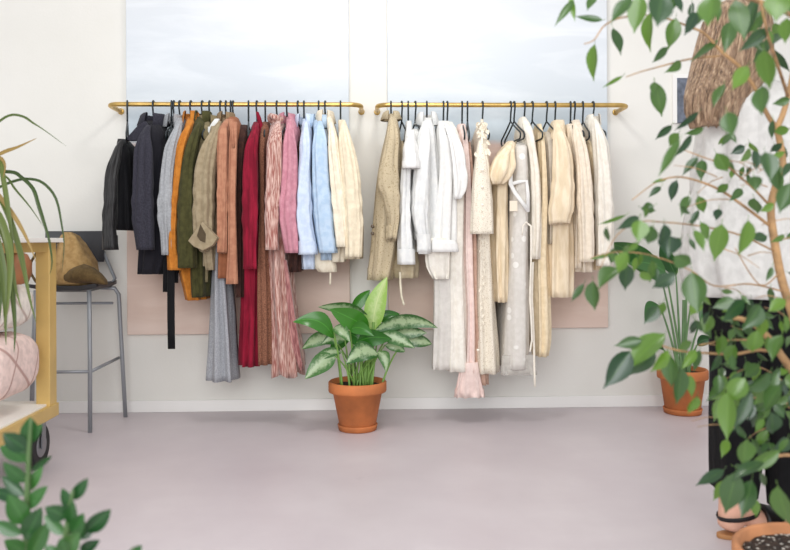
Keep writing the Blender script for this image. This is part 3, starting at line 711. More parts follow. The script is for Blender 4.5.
garment('pleated_blouse', 'cream blouse with a gathered pleated sleeve and straight hem', 'blouse', 555, m_pleat,
        [(120, 554, 565), (135, 553, 568), (175, 552, 572), (230, 549, 573), (297, 548, 573)], side='R', front=0.15, short='cream pleated-sleeve blouse', fold=0.007,
        sleeve=[(121, 559, 9), (138, 561, 15), (160, 563.5, 20), (190, 564, 21), (211, 562, 23), (217, 561, 20), (224, 560.5, 19)], pleat=9, hdmax=0.055, tilt=0.006)
garment('pearl_blouse', 'pearl cream blouse just right of the gathered pleated sleeve', 'blouse', 570.4, m_pearl,
        [(124, 567, 574), (140, 569, 577), (175, 573, 581), (220, 573, 581), (268, 572, 582)], side='R', front=0.15, short='pearl cream blouse', fold=0.008, yaw=-0.12)
garment('cream_tunic', 'pale cream tunic third from the right end of the right rail', 'tunic', 574.3, m_pearl,
        [(120, 573, 580), (135, 574, 584), (175, 579, 590), (220, 580, 592), (272, 578, 593)], side='R', front=0.17, short='pale cream tunic third from the right', fold=0.009,
        sleeve=[(122, 577, 7), (140, 580, 11), (175, 584.5, 13), (220, 586.5, 14), (262, 587, 14)])
garment('butter_blouse', 'narrow butter blouse tucked behind the ivory satin shirt', 'blouse', 582.7, m_butter,
        [(139, 586, 590), (175, 590, 597), (220, 592, 598), (270, 592, 600)], side='R', front=0.14, short='narrow butter blouse', yaw=-0.08, dsh=10)
garment('satin_shirt', 'ivory satin shirt with pointed collar at the right end of the right rail', 'shirt', 592.9, m_silk,
        [(117, 589, 597), (130, 590, 604), (150, 594, 607), (175, 596, 609), (250, 598, 612), (270, 598, 612)], side='R', front=0.16, short='ivory satin shirt',
        sleeve=[(119, 597, 9), (135, 600, 13), (150, 602, 15), (175, 604.5, 16.5), (220, 606, 17), (266, 606, 15)], col=dict(py=120, r=0.03, rd=0.055, stand=0.02, fall=0.03, flare=1.3))

# ------------------------------------------------------------------ terracotta pots
M_TERRA = plain('terracotta', (182, 108, 60), 0.75, vary=0.10, scale=9, bump=0.08, bscale=120)
M_TERRA2 = plain('terracotta_pale', (184, 126, 86), 0.8, vary=0.12, scale=9, bump=0.08, bscale=120)
def soilmat(name, specks):
    mt, nt, b = mat(name)
    tc = N(nt, 'ShaderNodeTexCoord'); n = N(nt, 'ShaderNodeTexNoise', Scale=70.0, Detail=5.0); nt.links.new(tc.outputs['Object'], n.inputs['Vector'])
    r = ramp(nt, [(0.35, lin((24, 17, 13))), (0.65, lin((62, 46, 36)))]); nt.links.new(n.outputs['Fac'], r.inputs[0])
    out = r.outputs[0]
    if specks:
        v = N(nt, 'ShaderNodeTexVoronoi', Scale=62.0); nt.links.new(tc.outputs['Object'], v.inputs['Vector'])
        r2 = ramp(nt, [(0.20, (1, 1, 1, 1)), (0.27, (0, 0, 0, 1))]); nt.links.new(v.outputs['Distance'], r2.inputs[0])
        mx = N(nt, 'ShaderNodeMix', data_type='RGBA'); nt.links.new(r2.outputs[0], mx.inputs[0]); nt.links.new(out, mx.inputs[6]); mx.inputs[7].default_value = lin((205, 200, 190)); out = mx.outputs[2]
    nt.links.new(out, b.inputs['Base Color']); b.inputs['Roughness'].default_value = 0.95
    bp = N(nt, 'ShaderNodeBump', Strength=0.8, Distance=0.01); nt.links.new(n.outputs['Fac'], bp.inputs['Height']); nt.links.new(bp.outputs[0], b.inputs['Normal'])
    return mt
M_SOIL = soilmat('potting_soil', False); M_SOIL2 = soilmat('potting_soil_with_perlite', True)
def pot(parent, x, y, h, rr, rb, rimh, m, soil, saucer=True):
    s0 = 0.0
    if saucer:
        MB().lathe((x, y, 0), [(rb*0.9, 0), (rb*1.06, 0.002), (rb*1.10, 0.02), (rb*1.12, 0.026), (rb*1.08, 0.030), (rb*1.0, 0.026), (rb*0.98, 0.012), (0.001, 0.012)], 48, True, False).build('saucer', m, parent)
        s0 = 0.012
    k = rb+(rr*0.92-rb)*(1-rimh/h)
    MB().lathe((x, y, s0), [(rb*0.95, 0), (rb, 0.004), (k, h-s0-rimh), (rr*0.985, h-s0-rimh+0.002), (rr, h-s0-rimh+0.008), (rr, h-s0-0.006), (rr-0.006, h-s0), (rr-0.016, h-s0-0.003), (rr-0.02, h-s0-rimh), (rr-0.022, h-s0-rimh*1.2)], 56, True, True).build('pot', m, parent)
    mb = MB(); rs = rr-0.021; rings = []
    for i in range(8):
        q = rs*(1-i/8.0)
        rings.append([Vector((x+q*math.cos(2*PI*k_/40), y+q*math.sin(2*PI*k_/40), h-0.024+0.008*noise.noise(Vector((math.cos(2*PI*k_/40)*q*40, math.sin(2*PI*k_/40)*q*40, 3))))) for k_ in range(40)])
    mb.loft(rings, False, True).build('soil', soil, parent)

M_AGLA = leafmat('silver_green_leaf', (46, 92, 38), (74, 118, 58), pale=(158, 178, 138), rough=0.3, trans=0.15, ribk=0.1)
M_AGLG = leafmat('green_leaf', (42, 100, 30), (70, 132, 46), rough=0.26, trans=0.22)
M_AGLL = leafmat('lime_leaf', (150, 192, 88), (168, 204, 112), pale=(190, 214, 140), rough=0.35, trans=0.35)
M_STEM = plain('green_stalk', (112, 150, 70), 0.5, vary=0.1)
def bez(A, C, B, n=10): return [A*(1-t)**2+C*(2*t*(1-t))+B*t*t for t in [i/n for i in range(n+1)]]

# middle plant
YM = 3.70
c = W(358, 432, YM)
PX = W(357.5, 390, YM).x; HM = W(358, 380.5, YM).z
PM = thing('potted_plant', (PX, YM, 0), 'leafy plant with silver striped leaves in a terracotta pot between the rails', 'potted plant')
pot(PM, PX, YM, HM, 0.140, 0.086, 0.052, M_TERRA, M_SOIL)
stalks = MB(); gs = MB(); gg = MB(); gl = MB()
LV = [  # base px, ctrl px, tip px, width px, depth offset base->tip, kind
    ((373, 334), (372, 305), (387, 277), 21, 0.0, 0.02, 'l'),
    ((352, 312), (360, 300), (370, 290), 12, 0.08, 0.10, 'g'),
    ((371, 322), (350, 304), (318, 307), 15, 0.02, -0.04, 's'),
    ((369, 328), (352, 318), (330, 309), 21, -0.04, -0.10, 'g'),
    ((334, 338), (322, 312), (293, 322), 19, -0.05, -0.08, 'g'),
    ((333, 328), (342, 326), (350, 342), 13, -0.06, -0.11, 's'),
    ((350, 330), (360, 323), (374, 336), 13, -0.08, -0.13, 'g'),
    ((372, 330), (372, 312), (358, 312), 12, 0.06, 0.02, 'g'),
    ((333, 338), (320, 334), (302, 349), 15, 0.03, 0.05, 's'),
    ((342, 352), (328, 349), (311, 362), 10, -0.04, -0.08, 's'),
    ((335, 356), (322, 360), (305, 379), 19, -0.06, -0.10, 's'),
    ((378, 354), (362, 344), (346, 364), 20, -0.10, -0.16, 's'),
    ((374, 331), (408, 312), (438, 328), 15, -0.04, -0.10, 's'),
    ((376, 322), (386, 313), (400, 314), 11, 0.06, 0.08, 'g'),
    ((388, 336), (408, 330), (427, 333), 13, 0.02, 0.0, 's'),
    ((380, 334), (396, 336), (415, 348), 14, -0.06, -0.09, 's'),
    ((404, 341), (420, 339), (432, 344), 13, 0.05, 0.06, 's'),
    ((357, 342), (372, 334), (392, 339), 17, -0.07, -0.11, 'g'),
    ((376, 352), (388, 352), (386, 372), 12, -0.05, -0.08, 's'),
    ((380, 326), (395, 320), (411, 326), 13, 0.05, 0.06, 'g'),
    ((350, 335), (338, 342), (330, 352), 14, 0.06, 0.08, 'g'),
    ((366, 345), (358, 336), (346, 332), 16, 0.0, 0.02, 'g'),
    ((372, 340), (384, 330), (396, 330), 14, 0.03, 0.05, 'g'),
    ((345, 340), (334, 334), (322, 344), 14, 0.0, -0.01, 's'),
    ((362, 325), (352, 320), (343, 326), 15, 0.05, 0.06, 'g'),
    ((385, 345), (398, 345), (405, 352), 12, -0.02, -0.03, 's'),
]
rr_ = random.Random(3)
for (b0, c0, t0, w, dy, ty, kd) in LV:
    A = W(*b0, YM+dy); C = W(*c0, YM+(dy+ty)/2-0.01); T = W(*t0, YM+ty)
    mb = {'s': gs, 'g': gg, 'l': gl}[kd]
    hint = None
    mb.leaf(A, T, w/207.0, roll=rr_.uniform(-0.35, 0.35), fold=0.22, ctrl=C, n=12, shape='petal', wave=0.08)
    ang = rr_.uniform(0, 2*PI); q = 0.05*rr_.random()**.5
    S = Vector((PX+q*math.cos(ang)+(A.x-PX)*0.35, YM+q*math.sin(ang)*0.8-0.015, HM-0.03))
    M_ = (S+A)/2 + Vector(((A.x-S.x)*-0.18, 0, 0.02))
    stalks.tube(bez(S, M_, A, 8), [0.0055-0.0025*i/8 for i in range(9)], 8)
stalks.tube(bez(W(371, 384, YM), W(372, 355, YM), W(373.5, 322, YM), 8), [0.011-0.0035*i/8 for i in range(9)], 10)
for i in range(9):
    ang = rr_.uniform(0, 2*PI); q = 0.055*rr_.random()**.5
    S = Vector((PX+q*math.cos(ang), YM+q*math.sin(ang), HM-0.03)); E = S+Vector((rr_.uniform(-.07, .07), rr_.uniform(-.03, .05), rr_.uniform(.09, .17)))
    stalks.tube(bez(S, (S+E)/2+Vector((0, 0, .03)), E, 6), 0.0055, 8)
stalks.build('stalks', M_STEM, PM); gs.build('silver_leaves', M_AGLA, PM); gg.build('green_leaves', M_AGLG, PM); gl.build('upright_lime_leaf', M_AGLL, PM)

# right plant against the wall
YQ = 3.965
QX = W(682.5, 390, YQ).x; HQ = W(682, 368.5, YQ).z
PQ = thing('potted_plant', (QX, YQ, 0), 'small terracotta potted plant with long upright stalks by the wall, behind the ficus', 'potted plant')
pot(PQ, QX, YQ, HQ, 0.128, 0.088, 0.05, M_TERRA, M_SOIL)
st = MB(); lf = MB()
for (s0, b0, c0, t0, w, dy, ty) in [
    ((680, 366), (662, 281), (640, 250), (609, 243), 22, -0.05, -0.06), ((683, 366), (666, 273), (650, 258), (628, 264), 18, -0.10, -0.14),
    ((679, 366), (660, 306), (652, 302), (645, 322), 15, -0.03, -0.06), ((687, 366), (700, 322), (708, 304), (722, 300), 15, -0.03, -0.05),
    ((685, 366), (688, 262), (692, 240), (706, 224), 18, -0.04, -0.05), ((689, 366), (697, 345), (703, 337), (714, 340), 11, -0.06, -0.10),
    ((676, 366), (664, 350), (656, 338), (643, 347), 11, -0.06, -0.10), ((681, 366), (676, 276), (668, 258), (660, 246), 15, -0.02, -0.03),
    ((684, 366), (692, 300), (700, 280), (690, 262), 14, -0.08, -0.11)]:
    S = W(*s0, YQ-0.01); S.z = HQ-0.03; A = W(*b0, YQ+dy); C = W(*c0, YQ+(dy+ty)/2); T = W(*t0, YQ+ty)
    lf.leaf(A, T, w/193.0, roll=rr_.uniform(-.4, .4), fold=0.25, ctrl=C, n=12, shape='petal')
    st.tube(bez(S, Vector((S.x*0.7+A.x*0.3, S.y, (S.z+A.z)/2)), A, 10), [0.008-0.004*i/10 for i in range(11)], 8)
st.tube(bez(W(683, 372, YQ), W(684, 345, YQ), W(684, 300, YQ), 8), [0.015-0.006*i/8 for i in range(9)], 10)
M_QST = plain('pale_green_stalk', (96, 128, 84), 0.5, vary=0.15); M_QLF = leafmat('dark_green_leaf', (34, 74, 34), (72, 118, 62), rough=0.3, trans=0.2)
st.build('stalks', M_QST, PQ); lf.build('leaves', M_QLF, PQ)

# ------------------------------------------------------------------ ficus in the foreground
M_BARK = plain('ficus_bark', (158, 124, 86), 0.8, vary=0.2, scale=30, bump=0.2, bscale=150)
M_FLEAF = leafmat('ficus_leaf', (34, 62, 42), (98, 132, 50), rough=0.3, trans=0.3, ribk=0.12)
M_FLEAF.node_tree.nodes['Principled BSDF'].inputs['Specular IOR Level'].default_value = 0.8
FY = 1.68
FX = W(817, 548, FY).x
FHH = W(812, 550, FY).z
FC = thing('potted_ficus', (FX, FY, 0), 'tall ficus tree in a terracotta pot at the right front', 'potted plant')
pot(FC, FX, FY, FHH, 0.175, 0.115, 0.06, M_TERRA2, M_SOIL2)
def D(px, py, d): return W(px, py, d)
trunk = MB(); twigs = MB(); fo = MB()
def br(pts, r0_, r1_, mb=None, n=9):
    P = [D(*p) for p in pts]; q = []
    for i in range(len(P)-1):
        a_ = P[max(i-1, 0)]; b_ = P[i]; c_ = P[i+1]; e_ = P[min(i+2, len(P)-1)]
        for k in range(5):
            t = k/5; q.append(0.5*((2*b_)+(c_-a_)*t+(2*a_-5*b_+4*c_-e_)*t*t+(-a_+3*b_-3*c_+e_)*t**3))
    q.append(P[-1])
    (mb or trunk).tube(q, [r0_+(r1_-r0_)*i/(len(q)-1) for i in range(len(q))], n)
    return q
base = Vector((FX, FY, FHH-0.035))
def px_of(P):
    v = P-CAM; return None
tb = [(815, 545, FY), (812, 470, FY), (806, 390, FY), (797, 330, 1.68), (787, 297, 1.68), (780, 272, 1.68), (773, 232, 1.68), (771, 207, 1.68), (776, 185, 1.68), (783, 164, 1.68), (777, 128, 1.68)]
br(tb, 0.0115, 0.0070)
br([(777, 128, 1.68), (770, 119, 1.67), (762, 104, 1.65), (755, 88, 1.62), (740, 67, 1.6), (722, 52, 1.6), (705, 34, 1.6), (690, 27, 1.62), (668, 19, 1.62), (645, 15, 1.62)], 0.0058, 0.0014)
br([(777, 128, 1.68), (783, 114, 1.68), (788, 96, 1.68), (795, 60, 1.7), (800, 10, 1.72)], 0.0068, 0.005)
br([(812, 400, FY), (790, 368, 1.62), (765, 334, 1.58), (745, 320, 1.56), (725, 318, 1.55)], 0.010, 0.004)
br([(770, 226, 1.68), (745, 207, 1.64), (720, 190, 1.62), (695, 180, 1.6), (675, 177, 1.6), (655, 183, 1.6), (632, 200, 1.6)], 0.0036, 0.0009)
br([(771, 207, 1.68), (755, 190, 1.66), (740, 177, 1.65), (726, 166, 1.63), (700, 156, 1.6), (684, 150, 1.6)], 0.003, 0.0009)
br([(645, 15, 1.62), (620, 18, 1.55), (604, 26, 1.55), (594, 40, 1.55), (584, 44, 1.55)], 0.002, 0.001, twigs, 6)
br([(720, 56, 1.6), (690, 59, 1.6), (662, 66, 1.6), (640, 72, 1.6), (626, 77, 1.6)], 0.0022, 0.001, twigs, 6)
br([(780, 272, 1.68), (760, 345 - 60, 1.64), (735, 248, 1.6)], 0.002, 0.001, twigs, 6)
br([(781, 354, 1.66), (760, 350, 1.6), (735, 354, 1.56), (705, 353, 1.52), (676, 350, 1.5), (640, 338, 1.5)], 0.004, 0.0015, twigs, 7)
br([(806, 380, 1.66), (770, 345, 1.6), (735, 340, 1.55), (700, 345, 1.5)], 0.003, 0.0015, twigs, 7)
br([(812, 460, FY), (785, 455, 1.55), (760, 462, 1.5), (738, 470, 1.45)], 0.0045, 0.0018, twigs, 7)
br([(812, 420, FY), (785, 402, 1.55), (755, 398, 1.5), (728, 392, 1.48)], 0.004, 0.0015, twigs, 7)
br([(776, 252, 1.68), (740, 235, 1.62), (700, 226, 1.55), (660, 222, 1.5), (640, 222, 1.5), (617, 235, 1.48), (600, 268, 1.45)], 0.0022, 0.0007, twigs, 7)
br([(785, 292, 1.68), (750, 284, 1.6), (715, 286, 1.55), (690, 270, 1.5), (650, 255, 1.48), (615, 252, 1.47), (590, 258, 1.46)], 0.002, 0.0007, twigs, 7)
br([(800, 20, 1.6), (770, 5, 1.4), (730, -6, 1.3), (690, -8, 1.28), (640, -10, 1.3), (580, -8, 1.4)], 0.005, 0.002, twigs, 7)
br([(788, 96, 1.68), (776, 60, 1.5), (768, 35, 1.4), (760, 0, 1.35)], 0.004, 0.0015, twigs, 7)
rl = random.Random(11)
def lf1(b0, t0, w, d, ty=None, roll=None):
    B = D(*b0, d); T = D(*t0, d+(rl.uniform(-.02, .03) if ty is None else ty))
    fo.leaf(B, T, w*d/FPX*1.12, roll=rl.uniform(-.85, .85) if roll is None else roll, bend=rl.uniform(-.08, .16), fold=rl.uniform(0.1, 0.5), n=8, wave=0.05)
    v = (B-T).normalized()
    fo.tube([B-v*0.003, B+v*0.004+Vector((0, 0.001, 0.002)), B+v*0.007+Vector((0, 0.002, 0.004))], 0.0005, 5)
EX = [((574,0),(554,27),7,1.6),((570,-4),(575,22),6,1.6),((603,20),(574,16),7,1.6),((595,-4),(587,11),9,1.6),((595,44),(594,82),14,1.6),((613,28),(621,56),13,1.6),((623,76),(602,88),4,1.6),
 ((632,-2),(610,24),14,1.3),((640,-4),(634,34),18,1.45),((651,12),(651,53),15,1.6),((662,-6),(657,27),26,1.2),((676,18),(668,50),14,1.6),((668,47),(652,63),9,1.6),((655,82),(662,117),14,1.6),((654,82),(654,96),7,1.6),
 ((681,62),(664,73),9,1.6),((697,12),(684,36),11,1.5),((703,10),(688,30),9,1.5),((712,-4),(708,27),22,1.2),((735,0),(745,40),18,1.35),((757,-4),(746,38),12,1.5),((730,22),(724,54),14,1.5),((718,40),(690,62),10,1.6),
 ((770,28),(738,52),12,1.4),((772,38),(752,64),9,1.6),((778,-6),(776,22),24,1.2),((787,18),(785,44),16,1.3),((764,50),(770,90),20,1.25),((775,50),(790,72),11,1.6),((748,66),(732,90),14,1.3),((724,84),(713,108),12,1.5),
 ((762,86),(762,116),18,1.3),((727,112),(733,137),17,1.25),((773,120),(772,140),7,1.5),((672,125),(655,140),8,1.6),((699,112),(674,131),8,1.6),((704,128),(684,134),8,1.6),((679,133),(669,146),10,1.6),((692,135),(675,157),9,1.6),((680,140),(658,177),13,1.3),
 ((698,157),(682,176),8,1.6),((702,160),(701,182),10,1.6),((677,180),(671,202),9,1.6),((661,187),(648,198),6,1.6),((666,180),(651,183),4,1.6),((641,208),(656,211),8,1.6),((689,196),(681,217),9,1.6),((698,196),(704,213),10,1.6),((699,210),(690,227),7,1.6),((719,209),(716,221),8,1.6),
 ((716,153),(728,172),14,1.5),((754,150),(756,171),12,1.5),((765,152),(770,182),18,1.3),((776,168),(779,192),14,1.4),((754,176),(756,192),12,1.35),((728,184),(716,193),8,1.6),((742,189),(729,202),8,1.6),((754,198),(758,214),15,1.6),((774,204),(760,212),8,1.6),((790,183),(779,214),16,1.3),
 ((722,224),(714,262),17,1.45),((748,220),(738,256),18,1.4),((767,236),(751,239),11,1.6),((700,222),(708,242),11,1.5),((694,230),(704,252),12,1.4),((654,206),(641,210),9,1.6),((626,215),(597,225),4,1.6),((639,217),(616,230),9,1.5),((640,220),(638,243),17,1.3),((653,226),(648,244),19,1.3),((664,224),(660,246),13,1.4),
 ((670,236),(668,258),21,1.45),((612,254),(588,260),4,1.6),((614,248),(611,264),8,1.6),((628,252),(618,274),15,1.35),((618,268),(598,290),18,1.45),((593,281),(595,311),15,1.45),((627,264),(625,291),14,1.5),((584,284),(571,302),7,1.5),((652,260),(649,283),11,1.5),((640,272),(652,281),9,1.5),
 ((674,256),(692,264),16,1.35),((676,274),(652,288),13,1.35),((692,272),(698,314),22,1.4),((642,340),(614,346),11,1.45),((630,351),(603,389),21,1.45),((665,334),(627,372),24,1.45),((655,350),(628,376),16,1.5),((668,350),(650,372),16,1.4),((671,356),(672,388),17,1.4),((681,368),(676,405),18,1.4),((692,342),(676,354),11,1.5),((696,350),(681,370),9,1.5),
 ((658,306),(644,324),13,1.5),((664,302),(655,318),10,1.5),((723,380),(706,402),10,1.5),((727,392),(727,442),17,1.4),((720,398),(714,422),9,1.5),((752,392),(733,432),11,1.4),((746,440),(743,466),19,1.4),((768,430),(755,447),9,1.5),((771,412),(772,434),16,1.4),((780,450),(742,474),13,1.4),((764,462),(731,482),16,1.35),((724,470),(695,486),11,1.45),((736,472),(725,514),21,1.35),((752,480),(741,519),17,1.35),((778,486),(794,528),22,1.3),
 ((712,316),(704,334),14,1.5),((745,300),(722,322),16,1.4),((735,300),(712,308),12,1.45),((760,305),(742,330),18,1.4),((697,396),(688,414),12,1.4),((700,350),(694,372),9,1.5),((690,375),(692,398),8,1.5),((786,300),(768,312),14,1.4),((700,300),(690,316),11,1.5),
 ((770,372),(742,392),17,1.4),((780,385),(765,412),18,1.4),((745,378),(728,402),18,1.4),((782,335),(772,362),16,1.4),((757,330),(752,352),15,1.4),((735,345),(727,365),14,1.5),((722,335),(718,356),13,1.5),((790,440),(772,452),12,1.5)]
for e in EX: lf1(*e)
def scatter(nl, x0, x1, y0, y1, d0, d1, L0=14, L1=27):
    for i in range(nl):
        x = rl.uniform(x0, x1); y = rl.uniform(y0, y1); d = rl.uniform(d0, d1); L = rl.uniform(L0, L1); a_ = rl.gauss(0.25, 0.7)
        lf1((x, y), (x-L*math.sin(a_), y+L*math.cos(a_)), L*rl.uniform(.32, .55), d, ty=rl.uniform(-.04, .04))
scatter(58, 716, 794, 312, 405, 1.42, 1.7, 12, 22)
scatter(30, 725, 795, 370, 440, 1.4, 1.6, 12, 22)
scatter(18, 722, 792, 132, 175, 1.6, 1.75, 10, 18)
scatter(10, 740, 795, 0, 45, 1.45, 1.7, 14, 24)
scatter(14, 690, 760, 288, 325, 1.45, 1.6, 11, 18)
scatter(12, 600, 690, 205, 290, 1.4, 1.6, 9, 16)
scatter(8, 700, 790, 440, 500, 1.4, 1.55, 14, 24)
rb = random.Random(21)
for i in range(26):
    x = rb.uniform(715, 795); y = rb.uniform(150, 440); a_ = rb.uniform(-0.6, 0.6); L = rb.uniform(18, 45)*(-1 if rb.random() < .7 else 1); d = rb.uniform(1.5, 1.68)
    br([(x, y, d), (x+L*0.5*math.cos(a_), y+L*0.5*math.sin(a_)-3, d-.02), (x+L*math.cos(a_), y+L*math.sin(a_), d-.04)], 0.0014, 0.0006, twigs, 5)
scatter(6, 775, 795, 90, 180, 1.5, 1.7, 12, 20)
scatter(6, 660, 720, -8, 8, 1.5, 1.7, 14, 22)
scatter(6, 770, 800, 230, 300, 1.5, 1.7, 12, 20)
scatter(8, 790, 850, -10, 480, 1.5, 1.75, 14, 24)
trunk.build('trunk', M_BARK, FC); twigs.build('twigs', M_BARK, FC); fo.build('foliage', M_FLEAF, FC)

# ------------------------------------------------------------------ foliage plant at the left front
M_ZZ = leafmat('glossy_dark_leaf', (24, 60, 30), (58, 102, 48), rough=0.24, trans=0.12)
ZY = 1.28
ZP = W(40, 700, ZY)
ZZ = thing('potted_plant', (ZP.x, ZY, 0), 'glossy dark green leafy plant at the lower left corner', 'potted plant')
pot(ZZ, ZP.x, ZY, 0.24, 0.13, 0.09, 0.045, M_TERRA2, M_SOIL)
st = MB(); lf = MB()
def zstem(pts, leaves):
    P = [W(x, y, d) for x, y, d in pts]; P[0] = Vector((P[0].x*0.3+ZP.x*0.7, ZY, 0.225))
    q = []
    for i in range(len(P)-1):
        for k in range(5): q.append(P[i].lerp(P[i+1], k/5))
    q.append(P[-1]); st.tube(q, [0.008-0.0055*i/(len(q)-1) for i in range(len(q))], 8)
    for (b0, t0, w, dd) in leaves:
        B = W(*b0, pts[1][2]+dd*0.3); T = W(*t0, pts[1][2]+dd)
        lf.leaf(B, T, w*1.25/FPX*1.28, roll=rl.uniform(-.4, .4), bend=0.06, fold=0.25, n=8, shape='petal')
zstem([(30, 690, ZY), (27, 550, 1.26), (27, 500, 1.25), (29, 450, 1.25), (31, 418, 1.25)],
      [((30, 444), (30, 417), 14, 0), ((29, 442), (42, 424), 8, .03), ((27, 450), (3, 433), 14, -.02), ((27, 462), (0, 446), 13, .02), ((26, 482), (3, 462), 11, -.03), ((25, 496), (2, 476), 9, .02), ((26, 492), (43, 466), 9, .0), ((27, 508), (48, 486), 11, -.02),
       ((26, 524), (8, 494), 16, -.03), ((26, 540), (42, 507), 16, -.03), ((22, 534), (-6, 522), 11, .0), ((30, 556), (50, 520), 13, -.04), ((24, 552), (4, 540), 12, -.04), ((20, 500), (-8, 490), 10, .03), ((31, 470), (52, 456), 5, .05)])
zstem([(60, 690, ZY), (62, 560, 1.2), (67, 530, 1.19), (70, 508, 1.19), (73, 490, 1.19)],
      [((72, 500), (88, 478), 9, 0), ((70, 512), (62, 488), 9, .02), ((68, 517), (45, 507), 13, -.02), ((71, 526), (73, 500), 9, -.03), ((66, 535), (44, 515), 9, .01), ((72, 536), (84, 513), 12, -.02), ((86, 532), (111, 509), 13, .0), ((78, 540), (92, 520), 12, .02),
       ((80, 552), (100, 540), 9, -.02), ((70, 560), (60, 538), 14, -.04), ((66, 552), (80, 532), 14, -.05), ((60, 565), (46, 545), 12, .0)])
zstem([(110, 700, ZY), (118, 600, 1.15), (126, 570, 1.15), (134, 548, 1.15)], [((128, 562), (142, 545), 9, 0), ((124, 570), (112, 552), 8, 0), ((126, 566), (134, 552), 8, 0)])
st.build('stems', plain('dark_stem', (70, 96, 52), 0.5), ZZ); lf.build('leaves', M_ZZ, ZZ)

# ------------------------------------------------------------------ cart
M_GOLD = plain('gold_paint', (208, 176, 108), 0.42, metal=0.12, vary=0.06, scale=5)
M_BOARD = plain('white_board', (238, 235, 228), 0.5)
M_RUB = plain('black_rubber', (22, 22, 24), 0.6); M_STEEL = plain('steel', (150, 152, 156), 0.3, metal=0.9)
CY = 3.14                                   # near face of the far right post
pr = W(49.5, 300, CY); pl = W(35.5, 300, CY)
ZT = W(45, 238, CY).z; LW = pr.x-pl.x
x1 = pr.x; x0 = x1-1.15; y1c = CY+0.07; y0c = y1c-1.0
zsh = W(50, 404, CY).z
CT = thing('display_cart', ((x0+x1)/2, (y0c+y1c)/2, 0), 'gold framed rolling cart with white shelves at the left edge', 'cart')
boxo('top_board', ((x0+x1)/2, (y0c+y1c)/2, ZT-0.009), (x1-x0+0.05, y1c-y0c+0.04, 0.018), M_BOARD, CT, 0.002)
for (x, y) in ((x1-LW/2, y1c-0.035), (x0+LW/2, y1c-0.035), (x1-LW/2, y0c+0.035), (x0+LW/2, y0c+0.035)):
    boxo('post', (x, y, (ZT-0.018+zsh-0.045)/2), (LW, 0.07, ZT-0.018-zsh+0.045), M_GOLD, CT, 0.003)
for y in (y1c-0.035, y0c+0.035): boxo('top_rail', ((x0+x1)/2, y, ZT-0.037), (x1-x0-2*LW, 0.05, 0.038), M_GOLD, CT, 0.002)
for x in (x1-LW/2, x0+LW/2): boxo('top_rail', (x, (y0c+y1c)/2, ZT-0.037), (LW*0.8, y1c-y0c-0.14, 0.038), M_GOLD, CT, 0.002)
boxo('lower_shelf', ((x0+x1)/2-0.004, (y0c+y1c)/2, zsh-0.010), (x1-x0-0.02, y1c-y0c-0.01, 0.02), M_BOARD, CT, 0.002)
for y in (y1c-0.012, y0c+0.012): boxo('shelf_rail', ((x0+x1)/2, y, zsh-0.038), (x1-x0, 0.024, 0.044), M_GOLD, CT, 0.002)
for x in (x1-0.006, x0+0.006): boxo('shelf_rail', (x, (y0c+y1c)/2, zsh-0.034), (0.024, y1c-y0c+0.01, 0.052), M_GOLD, CT, 0.002)
wr_ = (zsh-0.06)*0.46
for (x, y) in ((x1-0.05, y1c-0.075), (x0+0.06, y1c-0.075), (x1-0.05, y0c+0.075), (x0+0.06, y0c+0.075)):
    wz = wr_
    def cyl(mb, xa, xb, r, yy=y, zz=wz, n=32):
        mb.loft([[Vector((xx, yy+rq*math.cos(2*PI*k/n), zz+rq*math.sin(2*PI*k/n))) for k in range(n)] for xx, rq in ((xa, r*0.9), (xa+0.006, r), (xb-0.006, r), (xb, r*0.9))]); return mb
    wh = cyl(MB(), x-0.018, x+0.018, wr_).build('wheel', M_RUB, CT)
    cyl(MB(), x-0.020, x+0.020, wr_*0.55).build('wheel_hub', M_STEEL, wh)
    mb = MB(); mb.box((x-0.026, y, (wz+zsh-0.06)/2+0.0), (0.005, 0.035, zsh-0.06-wz+0.02)); mb.box((x+0.026, y, (wz+zsh-0.06)/2), (0.005, 0.035, zsh-0.06-wz+0.02)); mb.box((x, y, zsh-0.063), (0.07, 0.08, 0.006)); mb.box((x, y, wz), (0.056, 0.01, 0.01))
    mb.build('caster_fork', M_STEEL, CT, smooth=False)

def cushion(name, label, cat, rows, Y, depth, m, group=None):
    """soft stuffed block: rows are (py, px of its right end)"""
    ys = [r[0] for r in rows]; mb = MB(); rings = []
    n = 40; right = max(r[1] for r in rows)
    zt = W(0, ys[0], Y).z; zb_ = W(0, ys[-1], Y).z; xr = W(right, ys[len(ys)//2], Y+depth*0.93).x; xl = xr-0.62; zc = (zt+zb_)/2; hz = (zt-zb_)/2
    for i in range(15):
        t = -1+2*i/14; s = (1-abs(t)**5)**0.5; yy = Y+depth/2+t*depth/2
        s = max(s, 0.25)
        rings.append([Vector(((xl+xr)/2+(xr-xl)/2*(0.9+0.1*s)*spw(math.cos(2*PI*k/n), 0.3), yy, zc+hz*s*spw(math.sin(2*PI*k/n), 0.5)+0.006*noise.noise(Vector((math.cos(2*PI*k/n)*4, yy*9, math.sin(2*PI*k/n)*3))))) for k in range(n)])
    o = mb.loft(rings).build(name, m)
    return tag(o, label, cat, group)
